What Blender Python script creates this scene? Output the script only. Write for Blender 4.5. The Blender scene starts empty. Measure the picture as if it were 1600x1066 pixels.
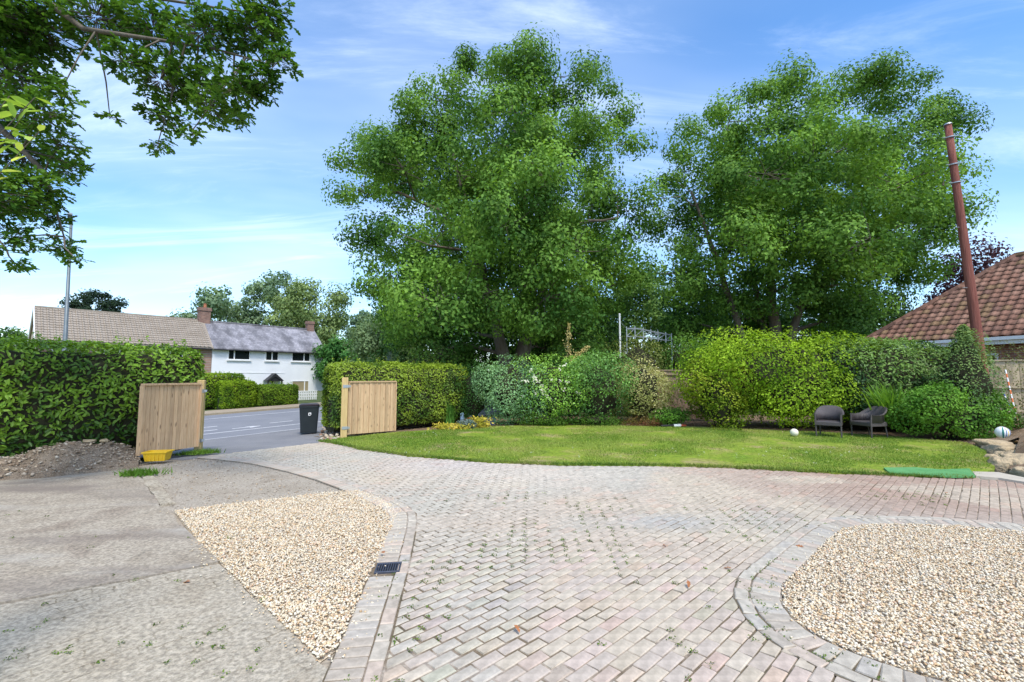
import bpy, bmesh, math, random
import numpy as np
from mathutils import Vector, geometry

random.seed(11)
rng = np.random.default_rng(11)
sc = bpy.context.scene
C = sc.collection
R = math.radians

# ------------------------------------------------------------------ camera, sky, sun, exposure
CAM_H, PITCH, FPX = 1.65, R(4.5), 711.0
cd = bpy.data.cameras.new('camera')
cam = bpy.data.objects.new('camera', cd)
C.objects.link(cam)
cam.location = (0, 0, CAM_H)
cam.rotation_euler = (R(90) + PITCH, 0, 0)
cd.sensor_width = 36.0
cd.lens = FPX / 1600 * 36.0
cd.clip_start, cd.clip_end = 0.05, 3000
sc.camera = cam

SUN_EL = R(58)
SUN_XY = Vector((0.36, -0.86)).normalized()          # horizontal direction towards the sun
world = bpy.data.worlds.new('World')
sc.world = world
world.use_nodes = True
wn, wl = world.node_tree.nodes, world.node_tree.links
wn.clear()
w_out = wn.new('ShaderNodeOutputWorld')
w_bg = wn.new('ShaderNodeBackground')
w_bg.inputs['Strength'].default_value = 0.15
w_sky = wn.new('ShaderNodeTexSky')
w_sky.sky_type = 'NISHITA'
w_sky.sun_disc = False
w_sky.sun_elevation = SUN_EL
w_sky.sun_rotation = math.atan2(SUN_XY.x, SUN_XY.y)
w_sky.air_density, w_sky.dust_density, w_sky.ozone_density = 1.0, 1.1, 3.2
w_hsv = wn.new('ShaderNodeHueSaturation')
w_hsv.inputs['Saturation'].default_value = 1.22
w_hsv.inputs['Value'].default_value = 1.0
wl.new(w_sky.outputs[0], w_hsv.inputs['Color'])
# thin high cloud over the whole dome: noise on the direction projected to a plane
w_tc = wn.new('ShaderNodeTexCoord')
w_sep = wn.new('ShaderNodeSeparateXYZ')
wl.new(w_tc.outputs['Generated'], w_sep.inputs[0])
def wmath(op, a, b=None, clamp=False):
    n = wn.new('ShaderNodeMath'); n.operation = op; n.use_clamp = clamp
    for i, v in enumerate((a, b)):
        if v is None: continue
        if isinstance(v, (int, float)): n.inputs[i].default_value = v
        else: wl.new(v, n.inputs[i])
    return n.outputs[0]
w_z = wmath('ADD', wmath('MAXIMUM', w_sep.outputs[2], 0.0), 0.12)
w_cmb = wn.new('ShaderNodeCombineXYZ')
wl.new(wmath('DIVIDE', w_sep.outputs[0], w_z), w_cmb.inputs[0])
wl.new(wmath('DIVIDE', w_sep.outputs[1], w_z), w_cmb.inputs[1])
def wnoise(scale_xyz, rot, scale, detail, rough, dist, lo, hi):
    mp = wn.new('ShaderNodeMapping')
    mp.inputs['Scale'].default_value = scale_xyz
    mp.inputs['Rotation'].default_value = (0, 0, R(rot))
    wl.new(w_cmb.outputs[0], mp.inputs[0])
    nz = wn.new('ShaderNodeTexNoise')
    nz.inputs['Scale'].default_value = scale
    nz.inputs['Detail'].default_value = detail
    nz.inputs['Roughness'].default_value = rough
    nz.inputs['Distortion'].default_value = dist
    wl.new(mp.outputs[0], nz.inputs['Vector'])
    mr = wn.new('ShaderNodeMapRange'); mr.interpolation_type = 'SMOOTHSTEP'
    mr.inputs[1].default_value, mr.inputs[2].default_value = lo, hi
    wl.new(nz.outputs[0], mr.inputs[0])
    return mr.outputs[0]
wisp = wnoise((0.35, 1.5, 1), 14, 2.1, 10, 0.66, 0.7, 0.47, 0.86)
veil = wnoise((0.5, 0.9, 1), -20, 0.55, 5, 0.5, 0.4, 0.36, 0.72)
w_cov = wmath('MULTIPLY', wmath('ADD', wmath('MULTIPLY', wisp, 0.45), wmath('MULTIPLY', veil, 0.38)), 0.95, True)
w_mix = wn.new('ShaderNodeMixRGB')
w_mix.inputs[2].default_value = (5.6, 6.1, 6.7, 1)
wl.new(w_cov, w_mix.inputs[0])
wl.new(w_hsv.outputs[0], w_mix.inputs[1])
wl.new(w_mix.outputs[0], w_bg.inputs[0])
wl.new(w_bg.outputs[0], w_out.inputs[0])

sd = bpy.data.lights.new('sun', 'SUN')
sd.energy = 1.8
sd.angle = R(14)
sd.color = (1.0, 0.955, 0.88)
sun = bpy.data.objects.new('sun', sd)
C.objects.link(sun)
to_sun = Vector((SUN_XY.x * math.cos(SUN_EL), SUN_XY.y * math.cos(SUN_EL), math.sin(SUN_EL)))
sun.rotation_euler = to_sun.to_track_quat('Z', 'Y').to_euler()
sun.location = (0, 0, 40)

sc.view_settings.view_transform = 'Standard'
sc.view_settings.look = 'None'
sc.view_settings.exposure = 1.04
sc.view_settings.gamma = 1.0

# ------------------------------------------------------------------ the lie of the land
def S(t):
    t = np.clip(t, 0.0, 1.0)
    return t * t * (3 - 2 * t)
AX = (0.645, 0.764)       # along the public road
NX = (-0.764, 0.645)      # across it, towards the houses
def aan(x, y): return AX[0] * x + AX[1] * y, NX[0] * x + NX[1] * y
def W(a, n): return (AX[0] * a + NX[0] * n, AX[1] * a + NX[1] * n)
def gz(x, y):
    a, n = aan(x, y)
    z = -0.40 * S((n - 9.5) / 8.5) + np.clip(0.03 * (a - 5.0), -0.5, 0.6) * S((n - 12.5) / 4.0)
    d = (x - 8.9) * 0.73 - (y - 8.2) * 0.68
    return z + 0.33 * S((d + 0.1) / 0.8) * S((y - 7.4) / 1.0)
def ray(px, py):
    u, v = (px - 800) / FPX, -(py - 533) / FPX
    c, s = math.cos(PITCH), math.sin(PITCH)
    return np.array((u, c - v * s, s + v * c))
def at(px, py, Y):
    d = ray(px, py); t = Y / d[1]
    return np.array((d[0] * t, Y, CAM_H + d[2] * t))
def gp(px, py):                                   # where a sight line meets the ground
    d = ray(px, py); z = 0.0
    for k in range(25):
        t = (z - CAM_H) / d[2]
        z = 0.5 * z + 0.5 * float(gz(d[0] * t, d[1] * t))
    return (d[0] * t, d[1] * t)
def proj(x, y, z):
    z = z - CAM_H; c, s = math.cos(PITCH), math.sin(PITCH)
    f = y * c + z * s; w = -y * s + z * c
    return 800 + FPX * x / f, 533 - FPX * w / f
def hash3(i, seed):
    v = np.sin(i[:, 0] * 127.1 + i[:, 1] * 311.7 + i[:, 2] * 74.7 + seed * 19.19) * 43758.5453
    return v - np.floor(v)
def vnoise(P, seed=0):
    P = np.asarray(P, float)
    if P.shape[1] == 2: P = np.c_[P, np.zeros(len(P))]
    i = np.floor(P); f = P - i; f = f * f * (3 - 2 * f); r = 0
    for dx in (0, 1):
        for dy in (0, 1):
            for dz in (0, 1):
                w = (f[:, 0] if dx else 1 - f[:, 0]) * (f[:, 1] if dy else 1 - f[:, 1]) * (f[:, 2] if dz else 1 - f[:, 2])
                r = r + w * hash3(i + np.array((dx, dy, dz)), seed)
    return r
def fbm(P, seed=0, o=3):
    P = np.asarray(P, float); r = 0; a = 0.5; s = 0
    for k in range(o):
        r = r + a * vnoise(P * 2 ** k, seed + k); s += a; a *= 0.5
    return r / s

# ------------------------------------------------------------------ mesh helpers
def setp(o, label=None, cat=None, group=None, kind=None):
    if label: o['label'] = label
    if cat: o['category'] = cat
    if group: o['group'] = group
    if kind: o['kind'] = kind
    return o
def thing(name, label, cat, loc=(0, 0, 0), rotz=0, group=None):
    o = bpy.data.objects.new(name, None); C.objects.link(o)
    o.location = loc; o.rotation_euler = (0, 0, rotz); o.empty_display_size = 0.2
    return setp(o, label, cat, group)
def mesh_data(name, V, F, mat, col=None, smooth=False):
    V = np.asarray(V, np.float32)
    me = bpy.data.meshes.new(name)
    if isinstance(F, np.ndarray):
        k = F.shape[1]; loops = F.ravel(); starts = np.arange(len(F)) * k
    else:
        loops = np.array([i for f in F for i in f]); ln = np.array([len(f) for f in F])
        starts = np.r_[0, np.cumsum(ln)[:-1]]
    me.vertices.add(len(V)); me.vertices.foreach_set('co', V.ravel())
    me.loops.add(len(loops)); me.loops.foreach_set('vertex_index', loops.astype(np.int32))
    me.polygons.add(len(starts)); me.polygons.foreach_set('loop_start', starts.astype(np.int32))
    me.polygons.foreach_set('use_smooth', np.full(len(starts), bool(smooth)))
    me.update(calc_edges=True)
    if col is not None:
        a = me.attributes.new('col', 'FLOAT_COLOR', 'POINT')
        a.data.foreach_set('color', np.c_[np.asarray(col, np.float32), np.ones(len(V), np.float32)].ravel())
    me.materials.append(mat)
    return me
def obj(name, me, parent=None, loc=None):
    o = bpy.data.objects.new(name, me); C.objects.link(o)
    if parent: o.parent = parent
    if loc is not None: o.location = loc
    return o
def mesh_np(name, V, F, mat, parent=None, col=None, smooth=False, loc=None):
    if loc is not None: V = np.asarray(V) - np.asarray(loc)
    return obj(name, mesh_data(name, V, F, mat, col, smooth), parent, loc)

class MB:
    """collects boxes, bars, tubes and faces into one mesh"""
    def __init__(s): s.V = []; s.F = []
    def add(s, V, F):
        n = len(s.V); s.V += [tuple(v) for v in V]; s.F += [[i + n for i in f] for f in F]; return s
    def box(s, x0, x1, y0, y1, z0, z1, b=0.0):
        if b <= 0:
            V = [(x, y, z) for z in (z0, z1) for y in (y0, y1) for x in (x0, x1)]
            return s.add(V, [(0, 2, 3, 1), (4, 5, 7, 6), (0, 1, 5, 4), (2, 6, 7, 3), (0, 4, 6, 2), (1, 3, 7, 5)])
        V = [(x0, y0, z0), (x1, y0, z0), (x1, y1, z0), (x0, y1, z0), (x0, y0, z1 - b), (x1, y0, z1 - b), (x1, y1, z1 - b), (x0, y1, z1 - b),
             (x0 + b, y0 + b, z1), (x1 - b, y0 + b, z1), (x1 - b, y1 - b, z1), (x0 + b, y1 - b, z1)]
        F = [(3, 2, 1, 0), (8, 9, 10, 11)]
        for i in range(4):
            j = (i + 1) % 4; F += [(i, j, j + 4, i + 4), (i + 4, j + 4, j + 8, i + 8)]
        return s.add(V, F)
    def obox(s, p, q, w, h, up=(0, 0, 1)):             # a bar from p to q, w wide, h high
        p, q = Vector(p), Vector(q); d = (q - p).normalized(); u = Vector(up)
        r = d.cross(u)
        if r.length < 1e-4: r = d.cross(Vector((0, 1, 0)))
        r.normalize(); u = r.cross(d)
        V = [e + r * (a * w / 2) + u * (b * h / 2) for e in (p, q) for b in (-1, 1) for a in (-1, 1)]
        return s.add(V, [(0, 1, 3, 2), (4, 6, 7, 5), (0, 4, 5, 1), (2, 3, 7, 6), (0, 2, 6, 4), (1, 5, 7, 3)])
    def tube(s, pts, rads, n=8, cap=True):
        pts = [Vector(p) for p in pts]; V = []; F = []; N = len(pts)
        for i, p in enumerate(pts):
            d = (pts[min(i + 1, N - 1)] - pts[max(i - 1, 0)]).normalized()
            a = d.cross(Vector((0.31, 0.95, 0.05)))
            if a.length < 1e-3: a = d.cross(Vector((1, 0, 0)))
            a.normalize(); b = d.cross(a)
            for k in range(n):
                t = 2 * math.pi * k / n
                V.append(p + (a * math.cos(t) + b * math.sin(t)) * rads[i])
        for i in range(N - 1):
            for k in range(n):
                k2 = (k + 1) % n
                F.append((i * n + k, i * n + k2, (i + 1) * n + k2, (i + 1) * n + k))
        if cap: F += [tuple(range(n - 1, -1, -1)), tuple((N - 1) * n + k for k in range(n))]
        return s.add(V, F)
    def lathe(s, prof, n=16, c=(0, 0, 0)):
        V = [(c[0] + r * math.cos(2 * math.pi * k / n), c[1] + r * math.sin(2 * math.pi * k / n), c[2] + z) for r, z in prof for k in range(n)]
        F = [(i * n + k, i * n + (k + 1) % n, (i + 1) * n + (k + 1) % n, (i + 1) * n + k) for i in range(len(prof) - 1) for k in range(n)]
        F += [tuple(range(n - 1, -1, -1)), tuple((len(prof) - 1) * n + k for k in range(n))]
        return s.add(V, F)
    def prism(s, pts, y0, y1):                         # polygon in xz pulled along y
        n = len(pts); V = [(x, y0, z) for x, z in pts] + [(x, y1, z) for x, z in pts]
        return s.add(V, [tuple(range(n)), tuple(range(2 * n - 1, n - 1, -1))] + [(i, i + n, (i + 1) % n + n, (i + 1) % n) for i in range(n)])
    def build(s, name, mat, parent=None, smooth=False, loc=None, col=None):
        return mesh_np(name, np.array(s.V, float), s.F, mat, parent, None if col is None else np.tile(col, (len(s.V), 1)), smooth, loc)

def sheet(name, pts, off, mat, step=0.7, skirt=0.0, kind='structure', wob=0.0):
    """a ground sheet cut to an outline and laid on the terrain"""
    pts = [tuple(map(float, p)) for p in pts]
    if wob:
        out = []
        for i, p in enumerate(pts):
            q = pts[(i + 1) % len(pts)]; L = math.dist(p, q); k = max(1, int(L / 0.25))
            for j in range(k):
                t = j / k; out.append((p[0] + (q[0] - p[0]) * t + random.gauss(0, wob), p[1] + (q[1] - p[1]) * t + random.gauss(0, wob)))
        pts = out
    tris = geometry.tessellate_polygon([[Vector((x, y, 0)) for x, y in pts]])
    bm = bmesh.new(); vs = [bm.verts.new((x, y, 0)) for x, y in pts]
    for t in tris:
        try: bm.faces.new([vs[i] for i in t])
        except ValueError: pass
    xs, ys = [p[0] for p in pts], [p[1] for p in pts]
    for ax, lo, hi in ((0, min(xs), max(xs)), (1, min(ys), max(ys))):
        c = lo + step
        while c < hi:
            co = [0, 0, 0]; no = [0, 0, 0]; co[ax] = c; no[ax] = 1
            bmesh.ops.bisect_plane(bm, geom=bm.verts[:] + bm.edges[:] + bm.faces[:], plane_co=co, plane_no=no)
            c += step
    bmesh.ops.recalc_face_normals(bm, faces=bm.faces[:])
    if sum(f.normal.z for f in bm.faces) < 0: bmesh.ops.reverse_faces(bm, faces=bm.faces[:])
    for v in bm.verts: v.co.z = float(gz(v.co.x, v.co.y)) + off
    if skirt:
        r = bmesh.ops.extrude_edge_only(bm, edges=[e for e in bm.edges if e.is_boundary])
        for v in [g for g in r['geom'] if isinstance(g, bmesh.types.BMVert)]: v.co.z -= skirt
    me = bpy.data.meshes.new(name); bm.to_mesh(me); bm.free(); me.materials.append(mat)
    return setp(obj(name, me), kind=kind)
def inside(P, poly):
    x, y = P[:, 0], P[:, 1]; r = np.zeros(len(P), bool); n = len(poly)
    for i in range(n):
        x0, y0 = poly[i]; x1, y1 = poly[(i + 1) % n]
        c = (y0 > y) != (y1 > y)
        with np.errstate(divide='ignore', invalid='ignore'):
            r ^= c & (x < (x1 - x0) * (y - y0) / (y1 - y0 + 1e-12) + x0)
    return r
def scatter(poly, n):
    xs, ys = [p[0] for p in poly], [p[1] for p in poly]
    P = np.c_[rng.uniform(min(xs), max(xs), n * 3), rng.uniform(min(ys), max(ys), n * 3)]
    return P[inside(P, poly)][:n]

# ------------------------------------------------------------------ materials
def new_mat(name):
    m = bpy.data.materials.new(name); m.use_nodes = True
    nt = m.node_tree; return m, nt, nt.nodes, nt.links, nt.nodes['Principled BSDF']
def nnoise(nt, scale, detail=5, rough=0.55, vec=None, dist=0.0):
    n = nt.nodes.new('ShaderNodeTexNoise'); n.inputs['Scale'].default_value = scale
    n.inputs['Detail'].default_value = detail; n.inputs['Roughness'].default_value = rough
    n.inputs['Distortion'].default_value = dist
    if vec is not None: nt.links.new(vec, n.inputs['Vector'])
    return n.outputs[0]
def nramp(nt, fac, stops):
    n = nt.nodes.new('ShaderNodeValToRGB'); e = n.color_ramp.elements
    while len(e) < len(stops): e.new(0.5)
    for el, (p, c) in zip(e, stops):
        el.position = p; el.color = (c[0], c[1], c[2], 1) if not isinstance(c, (int, float)) else (c, c, c, 1)
    nt.links.new(fac, n.inputs[0]); return n.outputs[0]
def nmix(nt, fac, a, b, mode='MIX'):
    n = nt.nodes.new('ShaderNodeMixRGB'); n.blend_type = mode
    for i, v in ((0, fac), (1, a), (2, b)):
        if isinstance(v, (int, float)): n.inputs[i].default_value = v
        elif isinstance(v, tuple): n.inputs[i].default_value = (*v, 1)
        else: nt.links.new(v, n.inputs[i])
    return n.outputs[0]
def nmap(nt, scale=(1, 1, 1), rot=(0, 0, 0), kind='Object'):
    t = nt.nodes.new('ShaderNodeTexCoord'); m = nt.nodes.new('ShaderNodeMapping')
    m.inputs['Scale'].default_value = scale; m.inputs['Rotation'].default_value = rot
    nt.links.new(t.outputs[kind], m.inputs[0]); return m.outputs[0]
def nbump(nt, h, strength, dist=0.01):
    n = nt.nodes.new('ShaderNodeBump'); n.inputs['Strength'].default_value = strength
    n.inputs['Distance'].default_value = dist; nt.links.new(h, n.inputs['Height'])
    nt.links.new(n.outputs[0], nt.nodes['Principled BSDF'].inputs['Normal'])
def nattr(nt, name='col'):
    n = nt.nodes.new('ShaderNodeAttribute'); n.attribute_name = name; return n.outputs[0]
def mat(name, c1, c2=None, scale=6, rough=0.8, bump=0.0, bscale=40, spec=0.3, metal=0.0, stretch=(1, 1, 1), bdist=0.01, detail=5):
    m, nt, nd, lk, p = new_mat(name)
    p.inputs['Roughness'].default_value = rough; p.inputs['Specular IOR Level'].default_value = spec
    p.inputs['Metallic'].default_value = metal
    v = nmap(nt, stretch)
    c2 = c2 or tuple(x * 0.8 for x in c1)
    f = nramp(nt, nnoise(nt, scale, detail, 0.6, v), [(0.3, c1), (0.7, c2)])
    lk.new(f, p.inputs['Base Color'])
    if bump: nbump(nt, nnoise(nt, bscale, 4, 0.6, v), bump, bdist)
    return m
def attr_mat(name, rough=0.8, amount=0.25, scale=25, bump=0.3, bscale=80, spec=0.3, bdist=0.004):
    m, nt, nd, lk, p = new_mat(name)
    p.inputs['Roughness'].default_value = rough; p.inputs['Specular IOR Level'].default_value = spec
    v = nmap(nt)
    f = nramp(nt, nnoise(nt, scale, 5, 0.6, v), [(0.36, 1 - amount), (0.64, 1 + amount * 0.5)])
    lk.new(nmix(nt, 1.0, nattr(nt), f, 'MULTIPLY'), p.inputs['Base Color'])
    if bump: nbump(nt, nnoise(nt, bscale, 4, 0.6, v), bump, bdist)
    return m
def leaf_mat(name, rough=0.5, spec=0.35, trans=0.35):
    m, nt, nd, lk, p = new_mat(name)
    a = nattr(nt)
    p.inputs['Roughness'].default_value = rough; p.inputs['Specular IOR Level'].default_value = spec
    lk.new(a, p.inputs['Base Color'])
    t = nd.new('ShaderNodeBsdfTranslucent')
    lk.new(nmix(nt, 1.0, a, (1.25, 1.25, 0.55), 'MULTIPLY'), t.inputs[0])
    mx = nd.new('ShaderNodeMixShader'); mx.inputs[0].default_value = trans
    lk.new(p.outputs[0], mx.inputs[1]); lk.new(t.outputs[0], mx.inputs[2])
    lk.new(mx.outputs[0], nd['Material Output'].inputs[0])
    return m

M = {}
M['leaf'] = leaf_mat('leaf', 0.6, 0.12, 0.34)
M['glossy_leaf'] = leaf_mat('glossy_leaf', 0.42, 0.3, 0.28)
M['petal'] = leaf_mat('petal', 0.7, 0.2, 0.3)
M['inner_twigs'] = mat('inner_twigs', (0.022, 0.03, 0.010), (0.04, 0.032, 0.018), 9, 0.95, 0.8, 30)
M['bark'] = mat('bark', (0.10, 0.078, 0.055), (0.17, 0.145, 0.115), 7, 0.9, 0.8, 16, stretch=(1, 1, 0.25), bdist=0.03)
M['grass_blade'] = leaf_mat('grass_blade', 0.6, 0.2, 0.35)

def ground_mat(name, stops, scale, fine=None, bump=0.3, bscale=40, rough=0.9, bdist=0.01, extra=None):
    m, nt, nd, lk, p = new_mat(name)
    p.inputs['Roughness'].default_value = rough; p.inputs['Specular IOR Level'].default_value = 0.2
    v = nmap(nt)
    c = nramp(nt, nnoise(nt, scale, 6, 0.62, v, 0.3), stops)
    if fine: c = nmix(nt, 1.0, c, nramp(nt, nnoise(nt, fine[0], 6, 0.7, v), [(0.40, 1 - fine[1]), (0.60, 1 + fine[1] * 0.45)]), 'MULTIPLY')
    if extra: c = extra(nt, v, c)
    lk.new(c, p.inputs['Base Color'])
    nbump(nt, nnoise(nt, bscale, 6, 0.7, v), bump, bdist)
    return m
M['terrain'] = ground_mat('rough_grass', [(0.3, (0.06, 0.10, 0.025)), (0.7, (0.12, 0.14, 0.05))], 0.8, (9, 0.4))
M['soil'] = ground_mat('soil', [(0.3, (0.15, 0.10, 0.062)), (0.6, (0.27, 0.19, 0.12)), (0.8, (0.36, 0.28, 0.20))], 2.5, (45, 0.5), 0.8, 30, bdist=0.03)
M['dirt'] = ground_mat('dirt', [(0.3, (0.33, 0.275, 0.205)), (0.55, (0.40, 0.345, 0.27)), (0.75, (0.27, 0.22, 0.16))], 1.1, (38, 0.3), 0.5, 35)
M['tarmac'] = ground_mat('tarmac', [(0.3, (0.20, 0.20, 0.21)), (0.7, (0.27, 0.265, 0.265))], 0.9, (70, 0.25), 0.3, 120, 0.85)
M['road'] = ground_mat('road', [(0.3, (0.20, 0.205, 0.225)), (0.7, (0.255, 0.26, 0.275))], 0.5, (60, 0.2), 0.3, 120, 0.8)
M['pavement'] = ground_mat('pavement', [(0.3, (0.33, 0.27, 0.19)), (0.7, (0.42, 0.34, 0.25))], 1.2, (40, 0.25))
def cracks(nt, v, c):
    vo = nt.nodes.new('ShaderNodeTexVoronoi'); vo.feature = 'DISTANCE_TO_EDGE'; vo.inputs['Scale'].default_value = 0.42
    w = nnoise(nt, 3.0, 6, 0.7, v)
    add = nt.nodes.new('ShaderNodeMixRGB'); add.blend_type = 'ADD'; add.inputs[0].default_value = 0.22
    nt.links.new(v, add.inputs[1]); nt.links.new(w, add.inputs[2]); nt.links.new(add.outputs[0], vo.inputs['Vector'])
    e = nramp(nt, vo.outputs['Distance'], [(0.0, 0.35), (0.008, 1.0)])
    brk = nramp(nt, nnoise(nt, 0.9, 2, 0.5, v), [(0.50, 0.0), (0.58, 1.0)])
    c = nmix(nt, 1.0, c, nmix(nt, brk, (1.0, 1.0, 1.0), e), 'MULTIPLY')
    # oil and tyre dirt with its own shape
    st = nramp(nt, nnoise(nt, 0.55, 4, 0.6, nmap(nt, (0.55, 1.7, 1), (0, 0, R(-14)))), [(0.50, 0.0), (0.68, 1.0)])
    c = nmix(nt, nmix(nt, 1.0, st, (0.85, 0.85, 0.85), 'MULTIPLY'), c, (0.20, 0.165, 0.135))
    pale = nramp(nt, nnoise(nt, 0.8, 5, 0.65, nmap(nt, (0.5, 1.9, 1), (0, 0, R(-12)))), [(0.56, 0.0), (0.72, 0.5)])
    return nmix(nt, pale, c, (0.46, 0.43, 0.37))
M['concrete'] = ground_mat('concrete', [(0.32, (0.32, 0.265, 0.195)), (0.5, (0.42, 0.36, 0.275)), (0.66, (0.295, 0.24, 0.18))], 1.3, (34, 0.38), 0.7, 45, extra=cracks)
def setts(nt, v, c):
    b_ = nt.nodes.new('ShaderNodeTexBrick'); b_.inputs['Scale'].default_value = 1.0
    b_.inputs['Brick Width'].default_value = 0.21; b_.inputs['Row Height'].default_value = 0.105; b_.inputs['Mortar Size'].default_value = 0.007; b_.inputs['Mortar Smooth'].default_value = 0.6
    b_.inputs['Color1'].default_value = (1, 1, 1, 1); b_.inputs['Color2'].default_value = (0.93, 0.92, 0.90, 1); b_.inputs['Mortar'].default_value = (0.42, 0.38, 0.30, 1)
    add = nt.nodes.new('ShaderNodeMixRGB'); add.blend_type = 'ADD'; add.inputs[0].default_value = 0.11
    nt.links.new(nmap(nt, (1, 1, 1), (0, 0, R(-52))), add.inputs[1]); nt.links.new(nnoise(nt, 5, 5, 0.7, v), add.inputs[2])
    nt.links.new(add.outputs[0], b_.inputs['Vector'])
    brk = nramp(nt, nnoise(nt, 1.7, 5, 0.65, v), [(0.45, 0.0), (0.62, 0.8)])
    c = nmix(nt, 1.0, c, nmix(nt, brk, (1.0, 1.0, 1.0), b_.outputs[0]), 'MULTIPLY')
    gr = nramp(nt, nnoise(nt, 7, 6, 0.75, v), [(0.66, 0.0), (0.78, 0.55)])
    return nmix(nt, gr, c, (0.17, 0.17, 0.10))
M['worn_paving'] = ground_mat('worn_paving', [(0.32, (0.38, 0.32, 0.235)), (0.5, (0.46, 0.40, 0.305)), (0.68, (0.34, 0.28, 0.20))], 1.5, (30, 0.36), 0.8, 14, bdist=0.02, extra=setts)
M['joint_sand'] = ground_mat('joint_sand', [(0.43, (0.38, 0.32, 0.255)), (0.50, (0.21, 0.16, 0.105)), (0.58, (0.13, 0.105, 0.065)), (0.66, (0.32, 0.27, 0.215))], 0.85, (30, 0.3), 0.4, 60)
M['gravel_base'] = ground_mat('gravel_base', [(0.3, (0.52, 0.41, 0.27)), (0.7, (0.64, 0.54, 0.40))], 9, (60, 0.5), 0.8, 60)
M['lawn'] = ground_mat('lawn', [(0.30, (0.16, 0.26, 0.022)), (0.5, (0.23, 0.30, 0.03)), (0.58, (0.31, 0.30, 0.08)), (0.68, (0.36, 0.28, 0.15))], 0.9, (14, 0.3), 0.8, 50, bdist=0.02)
M['paver'] = attr_mat('paver', 0.85, 0.22, 14, 0.5, 130, 0.25)
M['stone'] = attr_mat('shingle', 0.75, 0.15, 60, 0.3, 90, 0.35)
M['mound'] = ground_mat('rubble_soil', [(0.3, (0.20, 0.145, 0.095)), (0.5, (0.28, 0.215, 0.15)), (0.75, (0.35, 0.285, 0.21))], 4, (50, 0.4), 0.9, 22, bdist=0.05)
M['white_line'] = ground_mat('white_line', [(0.35, (0.72, 0.72, 0.72)), (0.75, (0.45, 0.45, 0.46))], 6, (50, 0.2), 0.2, 60)
M['turf'] = ground_mat('artificial_turf', [(0.3, (0.10, 0.30, 0.10)), (0.7, (0.15, 0.38, 0.14))], 4, (140, 0.35), 0.8, 160)

def wood(name, c1, c2, knots=True):
    m, nt, nd, lk, p = new_mat(name)
    p.inputs['Roughness'].default_value = 0.75; p.inputs['Specular IOR Level'].default_value = 0.25
    oi = nd.new('ShaderNodeObjectInfo')
    t = nd.new('ShaderNodeTexCoord'); mp = nd.new('ShaderNodeMapping'); mp.inputs['Scale'].default_value = (9, 9, 0.7)
    lk.new(t.outputs['Object'], mp.inputs[0])
    loc = nd.new('ShaderNodeVectorMath'); loc.operation = 'SCALE'; loc.inputs[0].default_value = (13, 7, 29); lk.new(oi.outputs['Random'], loc.inputs['Scale'])
    lk.new(loc.outputs[0], mp.inputs['Location'])
    g = nnoise(nt, 4.5, 5, 0.65, mp.outputs[0], 0.6)
    c = nramp(nt, g, [(0.3, c1), (0.68, c2)])
    tint = nramp(nt, oi.outputs['Random'], [(0.0, 0.82), (0.5, 1.0), (1.0, 1.12)])
    c = nmix(nt, 1.0, c, tint, 'MULTIPLY')
    if knots:
        mk = nd.new('ShaderNodeMapping'); mk.inputs['Scale'].default_value = (12, 12, 3.2); lk.new(t.outputs['Object'], mk.inputs[0]); lk.new(loc.outputs[0], mk.inputs['Location'])
        vo = nd.new('ShaderNodeTexVoronoi'); vo.inputs['Scale'].default_value = 1.0; lk.new(mk.outputs[0], vo.inputs['Vector'])
        c = nmix(nt, nramp(nt, vo.outputs['Distance'], [(0.10, 0.85), (0.20, 0.0)]), c, tuple(x * 0.42 for x in c1))
    lk.new(c, p.inputs['Base Color']); nbump(nt, g, 0.35, 0.004)
    return m
M['gate_wood'] = wood('gate_wood', (0.47, 0.30, 0.165), (0.66, 0.455, 0.27))
M['post_wood'] = wood('post_wood', (0.46, 0.32, 0.13), (0.62, 0.46, 0.22), False)
M['fence_wood'] = wood('fence_wood', (0.36, 0.29, 0.18), (0.56, 0.46, 0.32))
M['old_fence'] = wood('old_fence', (0.24, 0.16, 0.11), (0.36, 0.26, 0.19), False)
M['pole_wood'] = mat('pole_wood', (0.16, 0.048, 0.036), (0.31, 0.115, 0.085), 7, 0.85, 0.9, 14, stretch=(4, 4, 0.22), bdist=0.03)
M['white_render'] = mat('white_render', (0.80, 0.81, 0.82), (0.72, 0.73, 0.75), 0.6, 0.85, 0.15, 25)
M['white_paint'] = mat('white_paint', (0.80, 0.80, 0.79), (0.74, 0.74, 0.73), 2, 0.5)
M['black_paint'] = mat('black_paint', (0.02, 0.02, 0.024), (0.03, 0.03, 0.033), 3, 0.5)
M['glass'] = mat('window_glass', (0.012, 0.015, 0.017), (0.02, 0.024, 0.026), 1.0, 0.06, spec=0.6)
M['blind'] = mat('blind', (0.34, 0.28, 0.16), (0.27, 0.22, 0.13), 2, 0.7)
M['cream_render'] = mat('cream_render', (0.62, 0.50, 0.36), (0.55, 0.44, 0.31), 1, 0.85)
M['galvanised'] = mat('galvanised', (0.42, 0.45, 0.47), (0.34, 0.37, 0.39), 8, 0.45, metal=0.6)
M['lamp_steel'] = mat('lamp_steel', (0.17, 0.20, 0.215), (0.13, 0.16, 0.17), 4, 0.5, metal=0.3)
M['bin_plastic'] = mat('bin_plastic', (0.012, 0.018, 0.022), (0.018, 0.026, 0.03), 4, 0.42, 0.1, 60, spec=0.5)
M['bin_lid'] = mat('bin_lid', (0.035, 0.025, 0.028), (0.05, 0.036, 0.038), 4, 0.45)
M['rubber'] = mat('rubber', (0.02, 0.02, 0.02), (0.03, 0.03, 0.03), 10, 0.8)
M['yellow_plastic'] = mat('yellow_plastic', (0.78, 0.50, 0.02), (0.66, 0.42, 0.03), 5, 0.45, 0.05)
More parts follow.
